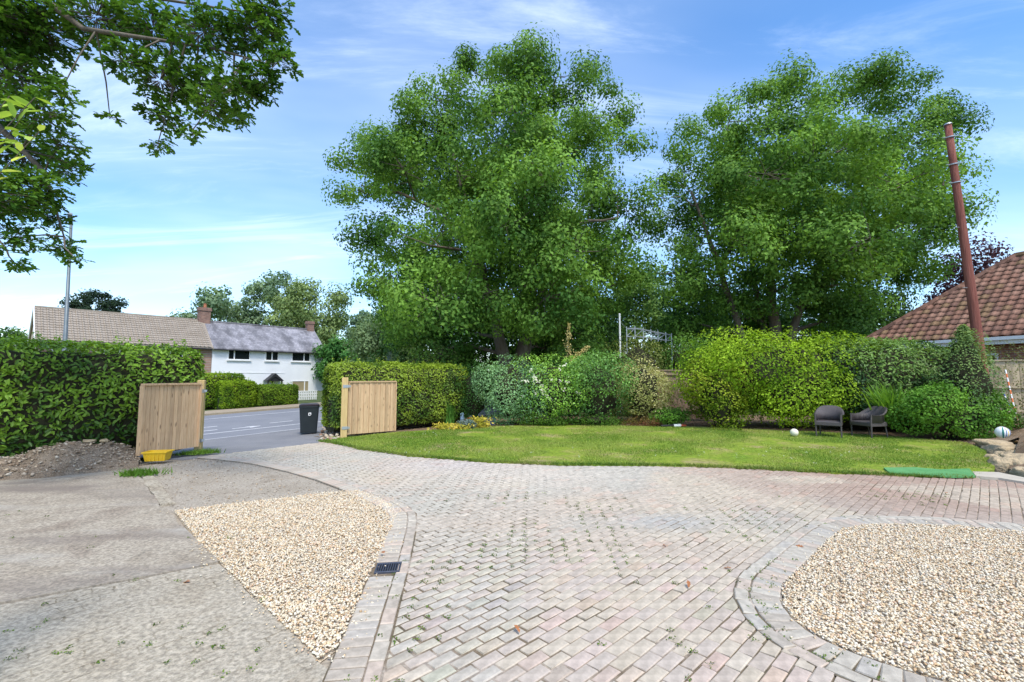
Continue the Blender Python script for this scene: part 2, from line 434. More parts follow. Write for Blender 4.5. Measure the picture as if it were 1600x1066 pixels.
M['cast_iron'] = mat('cast_iron', (0.055, 0.065, 0.095), (0.09, 0.10, 0.13), 20, 0.5, metal=0.4)
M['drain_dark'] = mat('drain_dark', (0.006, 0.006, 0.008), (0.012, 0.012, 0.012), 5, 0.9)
M['rock'] = mat('sandstone', (0.54, 0.41, 0.24), (0.33, 0.265, 0.18), 4.0, 0.85, 1.0, 12, bdist=0.06)
M['slab_stone'] = mat('slab_stone', (0.52, 0.46, 0.36), (0.44, 0.39, 0.31), 3, 0.85, 0.4, 20)
M['ball_white'] = mat('ball_white', (0.78, 0.75, 0.58), (0.68, 0.64, 0.48), 6, 0.5)
M['grey_statue'] = mat('glazed_blue', (0.30, 0.47, 0.66), (0.42, 0.56, 0.68), 8, 0.3, spec=0.5)
M['blue_plastic'] = mat('blue_plastic', (0.03, 0.08, 0.24), (0.04, 0.10, 0.28), 5, 0.4)
M['terracotta'] = mat('terracotta', (0.34, 0.12, 0.06), (0.42, 0.17, 0.09), 9, 0.85, 0.3)
M['red_plastic'] = mat('red_plastic', (0.45, 0.09, 0.04), (0.40, 0.08, 0.04), 5, 0.5)
M['orange_paint'] = mat('orange_paint', (0.72, 0.20, 0.06), (0.65, 0.17, 0.05), 6, 0.5)
M['blue_paint'] = mat('blue_paint', (0.05, 0.11, 0.30), (0.05, 0.10, 0.26), 6, 0.5)
def brick_mat(name, c1, c2, mortar, scale):
    m, nt, nd, lk, p = new_mat(name); p.inputs['Roughness'].default_value = 0.9
    b = nd.new('ShaderNodeTexBrick'); b.inputs['Scale'].default_value = scale
    b.inputs['Color1'].default_value = (*c1, 1); b.inputs['Color2'].default_value = (*c2, 1); b.inputs['Mortar'].default_value = (*mortar, 1)
    b.inputs['Brick Width'].default_value = 0.225; b.inputs['Row Height'].default_value = 0.075; b.inputs['Mortar Size'].default_value = 0.008
    lk.new(nmap(nt, (1, 1, 1), (R(90), 0, 0)), b.inputs['Vector'])
    lk.new(nmix(nt, 1.0, b.outputs[0], nramp(nt, nnoise(nt, 3, 5, 0.6, nmap(nt)), [(0.3, 0.7), (0.7, 1.1)]), 'MULTIPLY'), p.inputs['Base Color'])
    return m
M['red_brick'] = brick_mat('red_brick', (0.36, 0.15, 0.085), (0.28, 0.11, 0.065), (0.35, 0.30, 0.25), 1.0)
M['old_brick'] = brick_mat('old_brick', (0.20, 0.10, 0.075), (0.30, 0.16, 0.11), (0.25, 0.21, 0.18), 1.0)
M['roof_tile'] = attr_mat('roof_tile', 0.85, 0.5, 5, 0.5, 40, 0.2, 0.006)
M['concrete_tile'] = mat('concrete_tile', (0.27, 0.225, 0.175), (0.34, 0.29, 0.235), 1.2, 0.9, 0.3, 30)
def slate():
    m, nt, nd, lk, p = new_mat('slate'); p.inputs['Roughness'].default_value = 0.7
    v = nmap(nt)
    b = nd.new('ShaderNodeTexBrick'); b.inputs['Scale'].default_value = 1.0
    b.inputs['Brick Width'].default_value = 0.3; b.inputs['Row Height'].default_value = 0.22; b.inputs['Mortar Size'].default_value = 0.012
    b.inputs['Color1'].default_value = (0.17, 0.165, 0.175, 1); b.inputs['Color2'].default_value = (0.25, 0.24, 0.25, 1); b.inputs['Mortar'].default_value = (0.12, 0.11, 0.13, 1)
    lk.new(v, b.inputs['Vector'])
    streak = nramp(nt, nnoise(nt, 0.9, 5, 0.6, nmap(nt, (1.2, 0.22, 1), (0, 0, R(12)))), [(0.36, 0.62), (0.50, 1.0), (0.66, 1.5)])
    lk.new(nmix(nt, 1.0, b.outputs[0], streak, 'MULTIPLY'), p.inputs['Base Color'])
    return m
M['slate'] = slate()
def weave():
    m, nt, nd, lk, p = new_mat('rattan'); p.inputs['Roughness'].default_value = 0.55
    v = nmap(nt)
    w = nd.new('ShaderNodeTexWave'); w.bands_direction = 'Z'; w.inputs['Scale'].default_value = 22; w.inputs['Distortion'].default_value = 0.4; lk.new(v, w.inputs['Vector'])
    w2 = nd.new('ShaderNodeTexWave'); w2.bands_direction = 'X'; w2.inputs['Scale'].default_value = 14; lk.new(v, w2.inputs['Vector'])
    h = nmix(nt, 0.5, w.outputs[0], w2.outputs[0])
    lk.new(nramp(nt, h, [(0.2, (0.040, 0.032, 0.032)), (0.8, (0.105, 0.088, 0.085))]), p.inputs['Base Color'])
    nbump(nt, h, 0.6, 0.008); return m
M['rattan'] = weave()

# ------------------------------------------------------------------ ground sheets
xs = np.unique(np.r_[np.linspace(-400, -40, 10), np.linspace(-40, 40, 90), np.linspace(40, 400, 10)])
ys = np.unique(np.r_[np.linspace(-60, -4, 8), np.linspace(-4, 70, 84), np.linspace(70, 900, 10)])
gx, gy = np.meshgrid(xs, ys)
V = np.c_[gx.ravel(), gy.ravel(), (gz(gx, gy) - 0.06 - 0.3 * S(((gx - 8.9) * 0.73 - (gy - 8.2) * 0.68 + 1.0) / 0.6) * S((gy - 6.0) / 1.0) * (gx < 20)).ravel()]
nx_, ny_ = len(xs), len(ys)
F = np.array([(j * nx_ + i, j * nx_ + i + 1, (j + 1) * nx_ + i + 1, (j + 1) * nx_ + i) for j in range(ny_ - 1) for i in range(nx_ - 1)])
setp(mesh_np('ground', V, F, M['terrain'], smooth=True), kind='structure')

kerbL = [W(3.45, 11.45), (-4.727, 9.05), (-3.75, 8.36), (-2.97, 7.72), (-2.35, 7.12), (-1.779, 6.50), (-1.38, 6.05), (-1.16, 5.65), (-1.06, 5.2), (-1.0, 4.8), (-0.91, 4.186), (-0.803, 3.311), (-0.70, 2.5), (-0.5, 0.9), (-0.2, -1.5)]
kerbR = [(11.5, 3.0), (8.6, 4.1), (7.0, 4.68), (5.731, 5.239), (4.987, 5.50), (3.95, 5.56), (3.45, 5.36), (3.021, 5.00), (2.4, 4.42), (1.90, 3.94), (1.68, 3.60), (1.60, 3.25), (1.63, 2.95), (1.76, 2.70), (2.05, 2.42), (2.7, 2.02), (3.8, 1.5), (5.5, 0.8)]
lawn_near = [gp(500, 690), gp(560, 702), gp(640, 713), gp(750, 722), gp(860, 727), gp(1000, 728), gp(1100, 730), gp(1210, 735), gp(1300, 740), gp(1380, 743), gp(1450, 746), gp(1520, 748)]
lawn_far = [(8.05, 7.85), gp(1550, 720), gp(1540, 706), gp(1510, 693), gp(1400, 684), gp(1300, 677), gp(1220, 674), gp(1130, 669), gp(1030, 668), gp(930, 665), gp(860, 664), gp(770, 667), gp(690, 672), gp(620, 676), gp(560, 682), gp(520, 684)]
LAWN = lawn_near + lawn_far
sheet('lawn', LAWN, 0.02, M['lawn'], 0.8, 0.06, wob=0.035)
bed = [gp(497, 686), gp(520, 684), (-4.3, 12.2), (0, 13.2), (6.4, 13.4), (9.2, 11.4), (12.0, 10.9), (9.0, 8.4), (8.6, 7.3), (11.5, 7.0), (17, 13), (15, 20), (0, 20), (-3.0, 18), W(7.0, 14.0), W(6.9, 12.2)]
sheet('border_soil', bed, -0.01, M['soil'], 0.8)
PAVE = kerbL[::-1] + [W(3.6, 11.5), W(6.2, 11.7)] + lawn_near + [(8.4, 7.4), (11.5, 6.6), (14, 5.4)] + kerbR + [(5.5, -1.5)]
drive = sheet('paved_drive', PAVE, -0.008, M['joint_sand'], 0.8)
sheet('tarmac_apron', [W(2.9, 11.35), W(6.9, 11.6), W(7.6, 14.05), W(8.4, 17.4), W(1.2, 17.4), W(2.4, 14.05)], -0.016, M['tarmac'], 0.7)
sheet('footway', [W(-45, 14.6), W(60, 14.6), W(60, 17.4), W(-45, 17.4)], -0.03, M['tarmac'], 1.2)
sheet('road', [W(-70, 17.3), W(90, 17.3), W(90, 27.2), W(-70, 27.2)], -0.022, M['road'], 1.5)
sheet('far_pavement', [W(-50, 27.5), W(60, 27.5), W(60, 29.6), W(-50, 29.6)], 0.05, M['pavement'], 1.5, 0.12)
# yard to the left: dirt, two concrete slabs, worn paving
slab_edge = [(-6.3, 7.85), (-4.528, 6.001), (-2.587, 4.186), (-1.126, 2.806), (-0.78, 2.5)]
sheet('dirt_yard', [(-9.6, 9.3), (-8.0, 9.6), W(3.3, 11.3), W(3.6, 11.2), (-4.9, 8.95), (-3.2, 7.6), (-1.6, 6.0), (-1.2, 5.2), (-0.95, 3.0), (-0.7, 0.5), (-3, 0.5), (-9.6, 5)], -0.02, M['dirt'], 0.9)
c1, c2 = gp(0, 945), gp(345, 879)
sheet('concrete_slab', [(-6.3, 7.86), (-4.53, 6.01), (c2[0] - 0.01, c2[1] + 0.015), (c1[0], c1[1] + 0.02), (-6.2, 3.05), (-12, 2.4), (-12, 7.2)], 0.006, M['concrete'], 1.5, 0.05, wob=0.012)
sheet('worn_block_yard', [(c2[0], c2[1] - 0.01), (-1.126, 2.80), (-0.95, 2.62), (-0.72, 0.9), (-0.45, -1.5), (-12, -1.5), (-12, 2.35), (-6.2, 3.0), (c1[0], c1[1] - 0.012)], -0.002, M['worn_paving'], 1.5, 0.05, wob=0.01)
sheet('concrete_margin', [(-6.15, 7.92), (-4.40, 6.10), (-4.53, 5.99), (-6.28, 7.83)], 0.012, M['worn_paving'], 1.5, 0.03, wob=0.012)

# road markings
def mark(pts):
    P = [gp(*p) for p in pts]
    return [(x, y) for x, y in P]
def strip(name, a0, a1, n0, n1):
    o = sheet(name, [W(a0, n0), W(a1, n0), W(a1, n1), W(a0, n1)], -0.016, M['white_line'], 1.5)
for (pa, pb, wd) in (((313, 656.5), (470, 640.7), 0.13), ((313, 678), (471, 662), 0.13)):
    a0, n0 = aan(*gp(*pa)); a1, n1 = aan(*gp(*pb)); nm = (n0 + n1) / 2
    strip('road_line', -40, 60, nm - wd / 2, nm + wd / 2)
for (pa, pb, wd) in (((290, 669.2), (343, 666), 0.16), ((290, 675.2), (342, 671.2), 0.16), ((421, 660.5), (458, 657), 0.14), ((500, 653), (540, 649), 0.14)):
    a0, n0 = aan(*gp(*pa)); a1, n1 = aan(*gp(*pb)); nm = (n0 + n1) / 2
    strip('road_line', a0, a1, nm - wd / 2, nm + wd / 2)
a0, n0 = aan(*gp(361, 669)); a1, n1 = aan(*gp(411, 665)); nm = (n0 + n1) / 2
sheet('road_arrow', [W(a0, nm - 0.07), W(a0 + (a1 - a0) * 0.55, nm - 0.08), W(a0 + (a1 - a0) * 0.5, nm - 0.3), W(a1, nm), W(a0 + (a1 - a0) * 0.5, nm + 0.3), W(a0 + (a1 - a0) * 0.55, nm + 0.08), W(a0, nm + 0.07)], -0.016, M['white_line'], 1.5)
strip('road_line', 1.0, 8.4, 17.45, 17.53)

# ------------------------------------------------------------------ block paving: every block its own bevelled piece
TH = R(46.5)
E1 = np.array((math.sin(TH), math.cos(TH))); E2 = np.array((-math.cos(TH), math.sin(TH)))
LP, WP = 0.192, 0.093
BL, BW, BH, BB = 0.1835, 0.0845, 0.05, 0.005
def block_verts(l, w, h=BH, b=BB, j=0.0015):
    x, y = l / 2, w / 2
    V = [(-x, -y, -h), (x, -y, -h), (x, y, -h), (-x, y, -h), (-x, -y, -b), (x, -y, -b), (x, y, -b), (-x, y, -b),
         (-x + b, -y + b, 0), (x - b, -y + b, 0), (x - b, y - b, 0), (-x + b, y - b, 0)]
    V = np.array(V); V[:, :2] += rng.normal(0, j, (12, 2)); return V
BF = [(8, 9, 10, 11)]
for i in range(4):
    k = (i + 1) % 4; BF += [(i, k, k + 4, i + 4), (i + 4, k + 4, k + 8, i + 8)]
BFn = np.array(BF)
PINK, GREY, RED, BUFF = np.array((0.49, 0.41, 0.32)), np.array((0.45, 0.41, 0.335)), np.array((0.37, 0.255, 0.19)), np.array((0.51, 0.435, 0.325))
def paver_colour(P):
    n1 = fbm(P * 0.55 + 3.1, 3, 4)[:, None]; n2 = fbm(P * 0.8 + 11, 8, 3)[:, None]
    c = PINK + (GREY - PINK) * np.clip((n1 - 0.42) * 5, 0, 1)
    r = np.clip((P[:, :1] - 2.3) / 3.0, 0, 1) * np.clip((P[:, 1:] - 4.2) / 1.8, 0, 1)
    c = c + (RED - c) * r * 0.85
    c = c + (BUFF - c) * np.clip((n2 - 0.60) * 6, 0, 0.7)
    for (qx, qy), rad, cc in ((gp(830, 742), 1.5, (0.56, 0.49, 0.40)), (gp(1045, 815), .55, (0.385, 0.375, 0.345)), (gp(700, 725), 1.2, (0.50, 0.445, 0.40))):
        w_ = np.exp(-(((P[:, :1] - qx) / rad) ** 2 + ((P[:, 1:] - qy) / (rad * .55)) ** 2)) * .8; c = c + (np.array(cc) - c) * w_
    pick = rng.random((len(P), 1))
    c = np.where(pick < 0.08, c * 0.92, c); c = np.where(pick > 0.92, c * np.array((1.04, 0.97, 0.95)), c)
    return c * rng.normal(1, 0.035, (len(P), 1))
ii, jj = np.meshgrid(np.arange(-100, 120), np.arange(-145, 170))
ii, jj = ii.ravel(), jj.ravel()
Pb = np.outer((ii + 0.5 * (jj % 2)) * LP, E1) + np.outer(jj * WP, E2)
Pb[:, 0] += 0.018 * np.sin(Pb[:, 1] * 0.9 + Pb[:, 0] * 0.4)
def near_line(P, line, d):
    r_ = np.zeros(len(P), bool)
    for a, b in zip(line, line[1:]):
        a, b = np.array(a), np.array(b); t_ = np.clip(((P - a) @ (b - a)) / ((b - a) @ (b - a)), 0, 1)
        r_ |= np.linalg.norm(P - a - t_[:, None] * (b - a), axis=1) < d
    return r_
keep = (inside(Pb, PAVE) | near_line(Pb, kerbL, .13) | near_line(Pb, kerbR, .13)) & (Pb[:, 1] > 0.3) & (Pb[:, 0] < 12)
Pb = Pb[keep]
cb = paver_colour(Pb)
scr = np.array([proj(x, y, 0.0) for x, y in Pb])
vis = (scr[:, 0] > -5) & (scr[:, 0] < 1605) & (scr[:, 1] < 1070) & (Pb[:, 1] > 1.5)
order = np.argsort(np.where(vis, Pb[:, 1] ** 2 + Pb[:, 0] ** 2, 1e9))[:300]
single = np.zeros(len(Pb), bool); single[order] = True
ROTB = math.atan2(E1[1], E1[0])
def brick_tf(Vl, p, rot, dz, tilt):
    c, s = math.cos(rot), math.sin(rot)
    X = Vl[:, 0] * c - Vl[:, 1] * s + p[0]; Y = Vl[:, 0] * s + Vl[:, 1] * c + p[1]
    Z = Vl[:, 2] + dz + Vl[:, 0] * tilt[0] + Vl[:, 1] * tilt[1]
    return np.c_[X, Y, Z]
shapes = [block_verts(BL, BW) for k in range(12)] + [block_verts(BL - .010, BW - .0095, BH, .007, .0022) for k in range(12)]      # worn ones with wide joints
def pick_shape(p, n):
    worn = rng.random() < np.clip((0.7 - p[0]) / 0.9, 0.12, 0.9)
    return int(rng.integers(0, n)) + (12 if worn else 0)
# the nearest 300 in view: objects that share 60 meshes (shape and tone)
proto = {}
for i in order:
    key = (pick_shape(Pb[i], 4), tuple(np.round(cb[i] / 0.025).astype(int)))
    if key not in proto:
        proto[key] = mesh_data('block', shapes[key[0]], BFn, M['paver'], np.tile(np.array(key[1]) * 0.025, (12, 1)))
    o = obj('block', proto[key], drive)
    o.location = (Pb[i, 0], Pb[i, 1], float(gz(*Pb[i])) + rng.normal(0, 0.0012))
    o.rotation_euler = (rng.normal(0, 0.006), rng.normal(0, 0.004), ROTB + rng.normal(0, 0.008))
VV, CC = [], []
for i in np.nonzero(~single)[0]:
    z = gz(Pb[i, 0], Pb[i, 1])
    v = brick_tf(shapes[pick_shape(Pb[i], 12)], Pb[i], ROTB + rng.normal(0, 0.008), z + rng.normal(0, 0.0013), rng.normal(0, 0.006, 2))
    if z < -0.005: v[:, 2] += gz(v[:, 0], v[:, 1]) - z
    VV.append(v); CC.append(np.tile(cb[i], (12, 1)))
nB = len(VV)
FB = (BFn[None] + (np.arange(nB) * 12)[:, None, None]).reshape(-1, 4)
setp(mesh_np('blocks', np.concatenate(VV), FB, M['paver'], drive, np.concatenate(CC)), kind='stuff')

# kerbs: a soldier course and a stretcher course along each gravel bed
def resample(pts, step):
    pts = [Vector(p) for p in pts]; out = []
    L = [0]
    for a, b in zip(pts, pts[1:]): L.append(L[-1] + (b - a).length)
    n = int(L[-1] / step); k = 0
    for i in range(n):
        s = (i + 0.5) * step
        while s > L[k + 1]: k += 1
        t = (s - L[k]) / (L[k + 1] - L[k]); p = pts[k].lerp(pts[k + 1], t)
        out.append((p, None, s))
    res = []
    for i, (p, _, s) in enumerate(out):
        d = (out[min(i + 2, n - 1)][0] - out[max(i - 2, 0)][0]).normalized(); res.append((p, d))
    return res
GRATE = Vector((*gp(613, 889),)) + Vector((-.035, 0))
def offset_line(pts, d):
    P_ = [Vector(p) for p in pts]; out = []
    for i, p in enumerate(P_):
        t_ = (P_[min(i + 1, len(P_) - 1)] - P_[max(i - 1, 0)]).normalized(); out.append(p + Vector((-t_.y, t_.x)) * d)
    return out
def kerb(pts, side, tone):
    fine = [p for p, d in resample(pts, 0.12)]
    a_, b_ = offset_line(fine, side * -.01), offset_line(fine, side * .315); n_ = len(fine)
    V_ = np.array([(p.x, p.y, float(gz(p.x, p.y)) + .001) for p in a_ + b_]); F_ = [(i, i + 1, n_ + i + 1, n_ + i) for i in range(n_ - 1)]
    k = mesh_np('kerb', V_, F_ if side < 0 else [f[::-1] for f in F_], M['joint_sand']); k['kind'] = 'structure'
    var = [block_verts(0.198, 0.092, 0.06, 0.006), block_verts(0.198, 0.090, 0.06, 0.006), block_verts(0.196, 0.093, 0.06, 0.006)]
    cols = [np.array(tone) * f for f in ((1, 1, 1), (0.95, 0.97, 1.02), (1.06, 0.98, 0.97), (1.04, 1.05, 1.06), (0.9, 0.88, 0.88))]
    ms = [mesh_data('kerb_block', v, BFn, M['paver'], np.tile(c, (12, 1))) for v in var for c in cols]
    for row, (step, off, turn) in enumerate(((0.2, 0.05, 0), (0.1, 0.205, 90))):
        for q, d in resample(offset_line(fine, side * off), step):
            if row and (q - GRATE).length < 0.14: continue
            if q.y < 0.6 or q.x > 9.5: continue
            o = obj('kerb_block', random.choice(ms), k)
            o.location = (q.x, q.y, float(gz(q.x, q.y)) + 0.010 + random.gauss(0, 0.0012))
            o.rotation_euler = (random.gauss(0, 0.006), random.gauss(0, 0.006), math.atan2(d.y, d.x) + R(turn) + random.gauss(0, 0.012))
            if row == 0: o.scale = (0.97, 1.0, 1)
    return k
kerb(kerbL, -1, (0.47, 0.41, 0.325))
kerb(kerbR, 1, (0.45, 0.40, 0.32))

# drain grate in the left kerb
g = thing('drain_grate', 'blue-grey slotted iron drain grate set in the kerb beside the gravel', 'drain', (GRATE.x, GRATE.y, 0.006), R(8))
fr = MB()
for a in ((-.105, .105, -.10, -.082), (-.105, .105, .082, .10), (-.105, -.09, -.082, .082), (.09, .105, -.082, .082)): fr.box(a[0], a[1], a[2], a[3], -.03, .012, .002)
fr.build('frame', M['cast_iron'], g)
for k in range(9):
    x = -0.078 + k * 0.0195
    MB().box(x - .0048, x + .0048, -.081, .081, -.02, .009, .001).build('bar', M['cast_iron'], g)
MB().box(-.09, .09, -.082, .082, -.03, .0).build('slot_shade', M['drain_dark'], g)  # near-black plate just under the bars, shade of the slots put into its colour

# ------------------------------------------------------------------ gravel
t = (1 + 5 ** 0.5) / 2
ICO = np.array([(-1, t, 0), (1, t, 0), (-1, -t, 0), (1, -t, 0), (0, -1, t), (0, 1, t), (0, -1, -t), (0, 1, -t), (t, 0, -1), (t, 0, 1), (-t, 0, -1), (-t, 0, 1)]) / math.sqrt(1 + t * t)
ICOF = np.array([(0, 11, 5), (0, 5, 1), (0, 1, 7), (0, 7, 10), (0, 10, 11), (1, 5, 9), (5, 11, 4), (11, 10, 2), (10, 7, 6), (7, 1, 8), (3, 9, 4), (3, 4, 2), (3, 2, 6), (3, 6, 8), (3, 8, 9), (4, 9, 5), (2, 4, 11), (6, 2, 10), (8, 6, 7), (9, 8, 1)])
def rand_rot(n, flat=0.35):
    a, b, c = rng.uniform(0, 2 * np.pi, n), rng.normal(0, flat, n), rng.normal(0, flat, n)
    ca, sa, cb_, sb, cc, s_ = np.cos(a), np.sin(a), np.cos(b), np.sin(b), np.cos(c), np.sin(c)
    Rm = np.empty((n, 3, 3))
    Rm[:, 0] = np.c_[ca * cb_, ca * sb * s_ - sa * cc, ca * sb * cc + sa * s_]
    Rm[:, 1] = np.c_[sa * cb_, sa * sb * s_ + ca * cc, sa * sb * cc - ca * s_]
    Rm[:, 2] = np.c_[-sb, cb_ * s_, cb_ * cc]
    return Rm
OCT = np.array([(1, 0, 0), (0, 1, 0), (-1, 0, 0), (0, -1, 0), (0, 0, 1), (0, 0, -1)], float); OCTF = np.array([(0, 1, 4), (1, 2, 4), (2, 3, 4), (3, 0, 4), (1, 0, 5), (2, 1, 5), (3, 2, 5), (0, 3, 5)])
def stones(name, P, Z, size, palette, weights, parent=None, kind='stuff', coarse=False):
    n = len(P); ICO, ICOF = (OCT * 1.18, OCTF) if coarse else (globals()['ICO'], globals()['ICOF']); nv = len(ICO)
    sc3 = np.c_[rng.uniform(0.8, 1.5, n), rng.uniform(0.6, 1.0, n), rng.uniform(0.4, 0.75, n)] * size[:, None]
    v = ICO[None] * (1 + rng.normal(0, 0.13, (n, nv, 1))) * sc3[:, None, :]
    v = np.einsum('nij,nkj->nki', rand_rot(n), v)
    v += np.c_[P, Z][:, None, :]
    col = np.array(palette)[rng.choice(len(palette), n, p=weights)] * rng.normal(1, 0.09, (n, 1))
    Fs = (ICOF[None] + (np.arange(n) * nv)[:, None, None]).reshape(-1, 3)
    o = mesh_np(name, v.reshape(-1, 3), Fs, M['stone'], parent, np.repeat(np.clip(col, 0.02, 0.85), nv, 0), True)
    return setp(o, kind=kind) if kind else o
SH = [(0.72, 0.60, 0.42), (0.66, 0.49, 0.29), (0.75, 0.66, 0.51), (0.56, 0.37, 0.20), (0.52, 0.45, 0.36), (0.66, 0.46, 0.31)]
SW = [0.38, 0.18, 0.27, 0.06, 0.05, 0.06]
def gravel(poly, n, seed):
    b = sheet('gravel_bed', poly, -0.012, M['gravel_base'], 0.8)
    P = scatter(poly, n)
    Z = 0.0 + 0.02 * fbm(P * 1.6, seed, 2) + rng.uniform(-0.008, 0.006, len(P))
    sz = rng.uniform(0.0065, 0.0125, len(P)); fr_in = np.abs(P[:, 0] / P[:, 1]) < 1.2
    kp = fr_in | (rng.random(len(P)) < .35); P, Z, sz, fr_in = P[kp], Z[kp], sz[kp], fr_in[kp]
    nr = (P[:, 1] < 3.5) & fr_in
    stones('shingle', P[nr], Z[nr], sz[nr], SH, SW, b); stones('shingle', P[~nr], Z[~nr], sz[~nr], SH, SW, b, coarse=True)
GL = [(-4.15, 5.74), (-3.7, 6.05), (-3.064, 6.39), (-2.7, 6.62), (-2.219, 6.74), (-1.85, 6.40), (-1.52, 5.95), (-1.36, 5.5), (-1.30, 4.9), (-1.24, 4.5), (-1.20, 4.0), (-1.10, 3.25), (-1.06, 2.93), (-1.12, 2.79), (-1.5, 3.15), (-2.587, 4.19), (-3.2, 4.76)]
gravel(GL, 25000, 5)
GR = [(7.2, 3.2), (6.9, 4.35), (5.65, 4.92), (4.9, 5.20), (4.05, 5.24), (3.6, 5.10), (3.2, 4.75), (2.62, 4.2), (2.14, 3.75), (1.97, 3.45), (1.92, 3.22), (1.95, 3.03), (2.08, 2.82), (2.4, 2.57), (2.9, 2.28), (4.0, 1.75), (5.0, 1.4)]
gravel(GR, 58000, 6)

pg_ = scatter([(-9.3, 8.9), (-7.0, 9.6), W(3.6, 11.0), (-4.9, 8.95), (-3.2, 7.6), (-2.2, 6.8), (-4.2, 5.8), (-6.3, 7.8)], 1500)
setp(stones('grit', pg_, gz(pg_[:, 0], pg_[:, 1]) - .014, rng.gamma(1.6, .0035, len(pg_)) + .003, [(.40, .34, .26), (.30, .25, .19), (.55, .49, .40), (.46, .34, .22)], [.4, .3, .15, .15], coarse=True), 'small grit and pebbles on the dirt between gate and gravel', 'grit')
sp_ = []
for poly, m_ in ((GL, 900), (GR[1:16], 420)):
    for a, b in zip(poly, poly[1:]):
        k = int(m_ * math.dist(a, b) / 12); t_ = rng.random((k, 1)); sp_.append(np.array(a) + (np.array(b) - np.array(a)) * t_ + rng.normal(0, .07, (k, 2)))
sp_ = np.concatenate(sp_)
setp(stones('spilled_shingle', sp_, np.full(len(sp_), .012), rng.uniform(.005, .011, len(sp_)), SH, SW, coarse=True), 'pale shingle spilled over the edges of the gravel beds', 'gravel')

# ------------------------------------------------------------------ foliage machinery
L2 = (np.array([(0, 0, 0), (.45, -.30, .07), (1, 0, -.06), (.45, .30, .07)]), np.array([(0, 1, 2), (0, 2, 3)]))
L4 = (np.array([(0, 0, 0), (.28, -.19, .05), (.68, -.17, .04), (1, 0, -.07), (.68, .17, .04), (.28, .19, .05)]), np.array([(0, 1, 2, 3), (0, 3, 4, 5)]))
_up = [(0, 0), (.24, .16), (.36, .09), (.52, .25), (.64, .13), (.82, .19), (1, 0)]
_pt = _up + [(x, -y) for x, y in _up[-2:0:-1]]
OAK = (np.array([(x, y, -0.12 * x * x + 0.25 * abs(y)) for x, y in _pt]), np.array([(0, 1, 2), (0, 2, 10), (0, 10, 11), (2, 3, 4), (8, 9, 10), (2, 4, 8), (2, 8, 10), (4, 5, 6), (4, 6, 8), (6, 7, 8)]))
def unit(v): return v / (np.linalg.norm(v, axis=1, keepdims=True) + 1e-9)
def leaves(P, N, size, shape, droop=0.3, tdir=None, tj=0.7):
    n = len(P); N = unit(N)
    T = rng.normal(0, 1, (n, 3)) if tdir is None else unit(tdir) + rng.normal(0, tj, (n, 3))
    T[:, 2] -= droop
    T = unit(T - N * (T * N).sum(1, keepdims=True)); B = np.cross(N, T)
    q = shape[0]
    V = P[:, None] + size[:, None, None] * (q[None, :, :1] * T[:, None] + q[None, :, 1:2] * B[:, None] + q[None, :, 2:] * N[:, None])
    F = (shape[1][None] + (np.arange(n) * len(q))[:, None, None]).reshape(-1, shape[1].shape[1])
    return V.reshape(-1, 3), F
def leaf_obj(name, P, N, size, shape, col, parent, material='leaf', **k):
    V, F = leaves(P, N, size, shape, **k)
    return mesh_np(name, V, F, M[material], parent, np.repeat(np.clip(col, 0.003, 0.9), len(shape[0]), 0), True)
def tones(P, c0, c1, scale, seed, jitter=0.16, bias=0.0):
    n = fbm(P * scale, seed, 2)[:, None]
    t = np.clip((n - 0.5) * 2.2 + 0.5 + bias + rng.normal(0, 0.18, n.shape), 0, 1)
    return (np.array(c0) * (1 - t) + np.array(c1) * t) * rng.normal(1, jitter, n.shape)

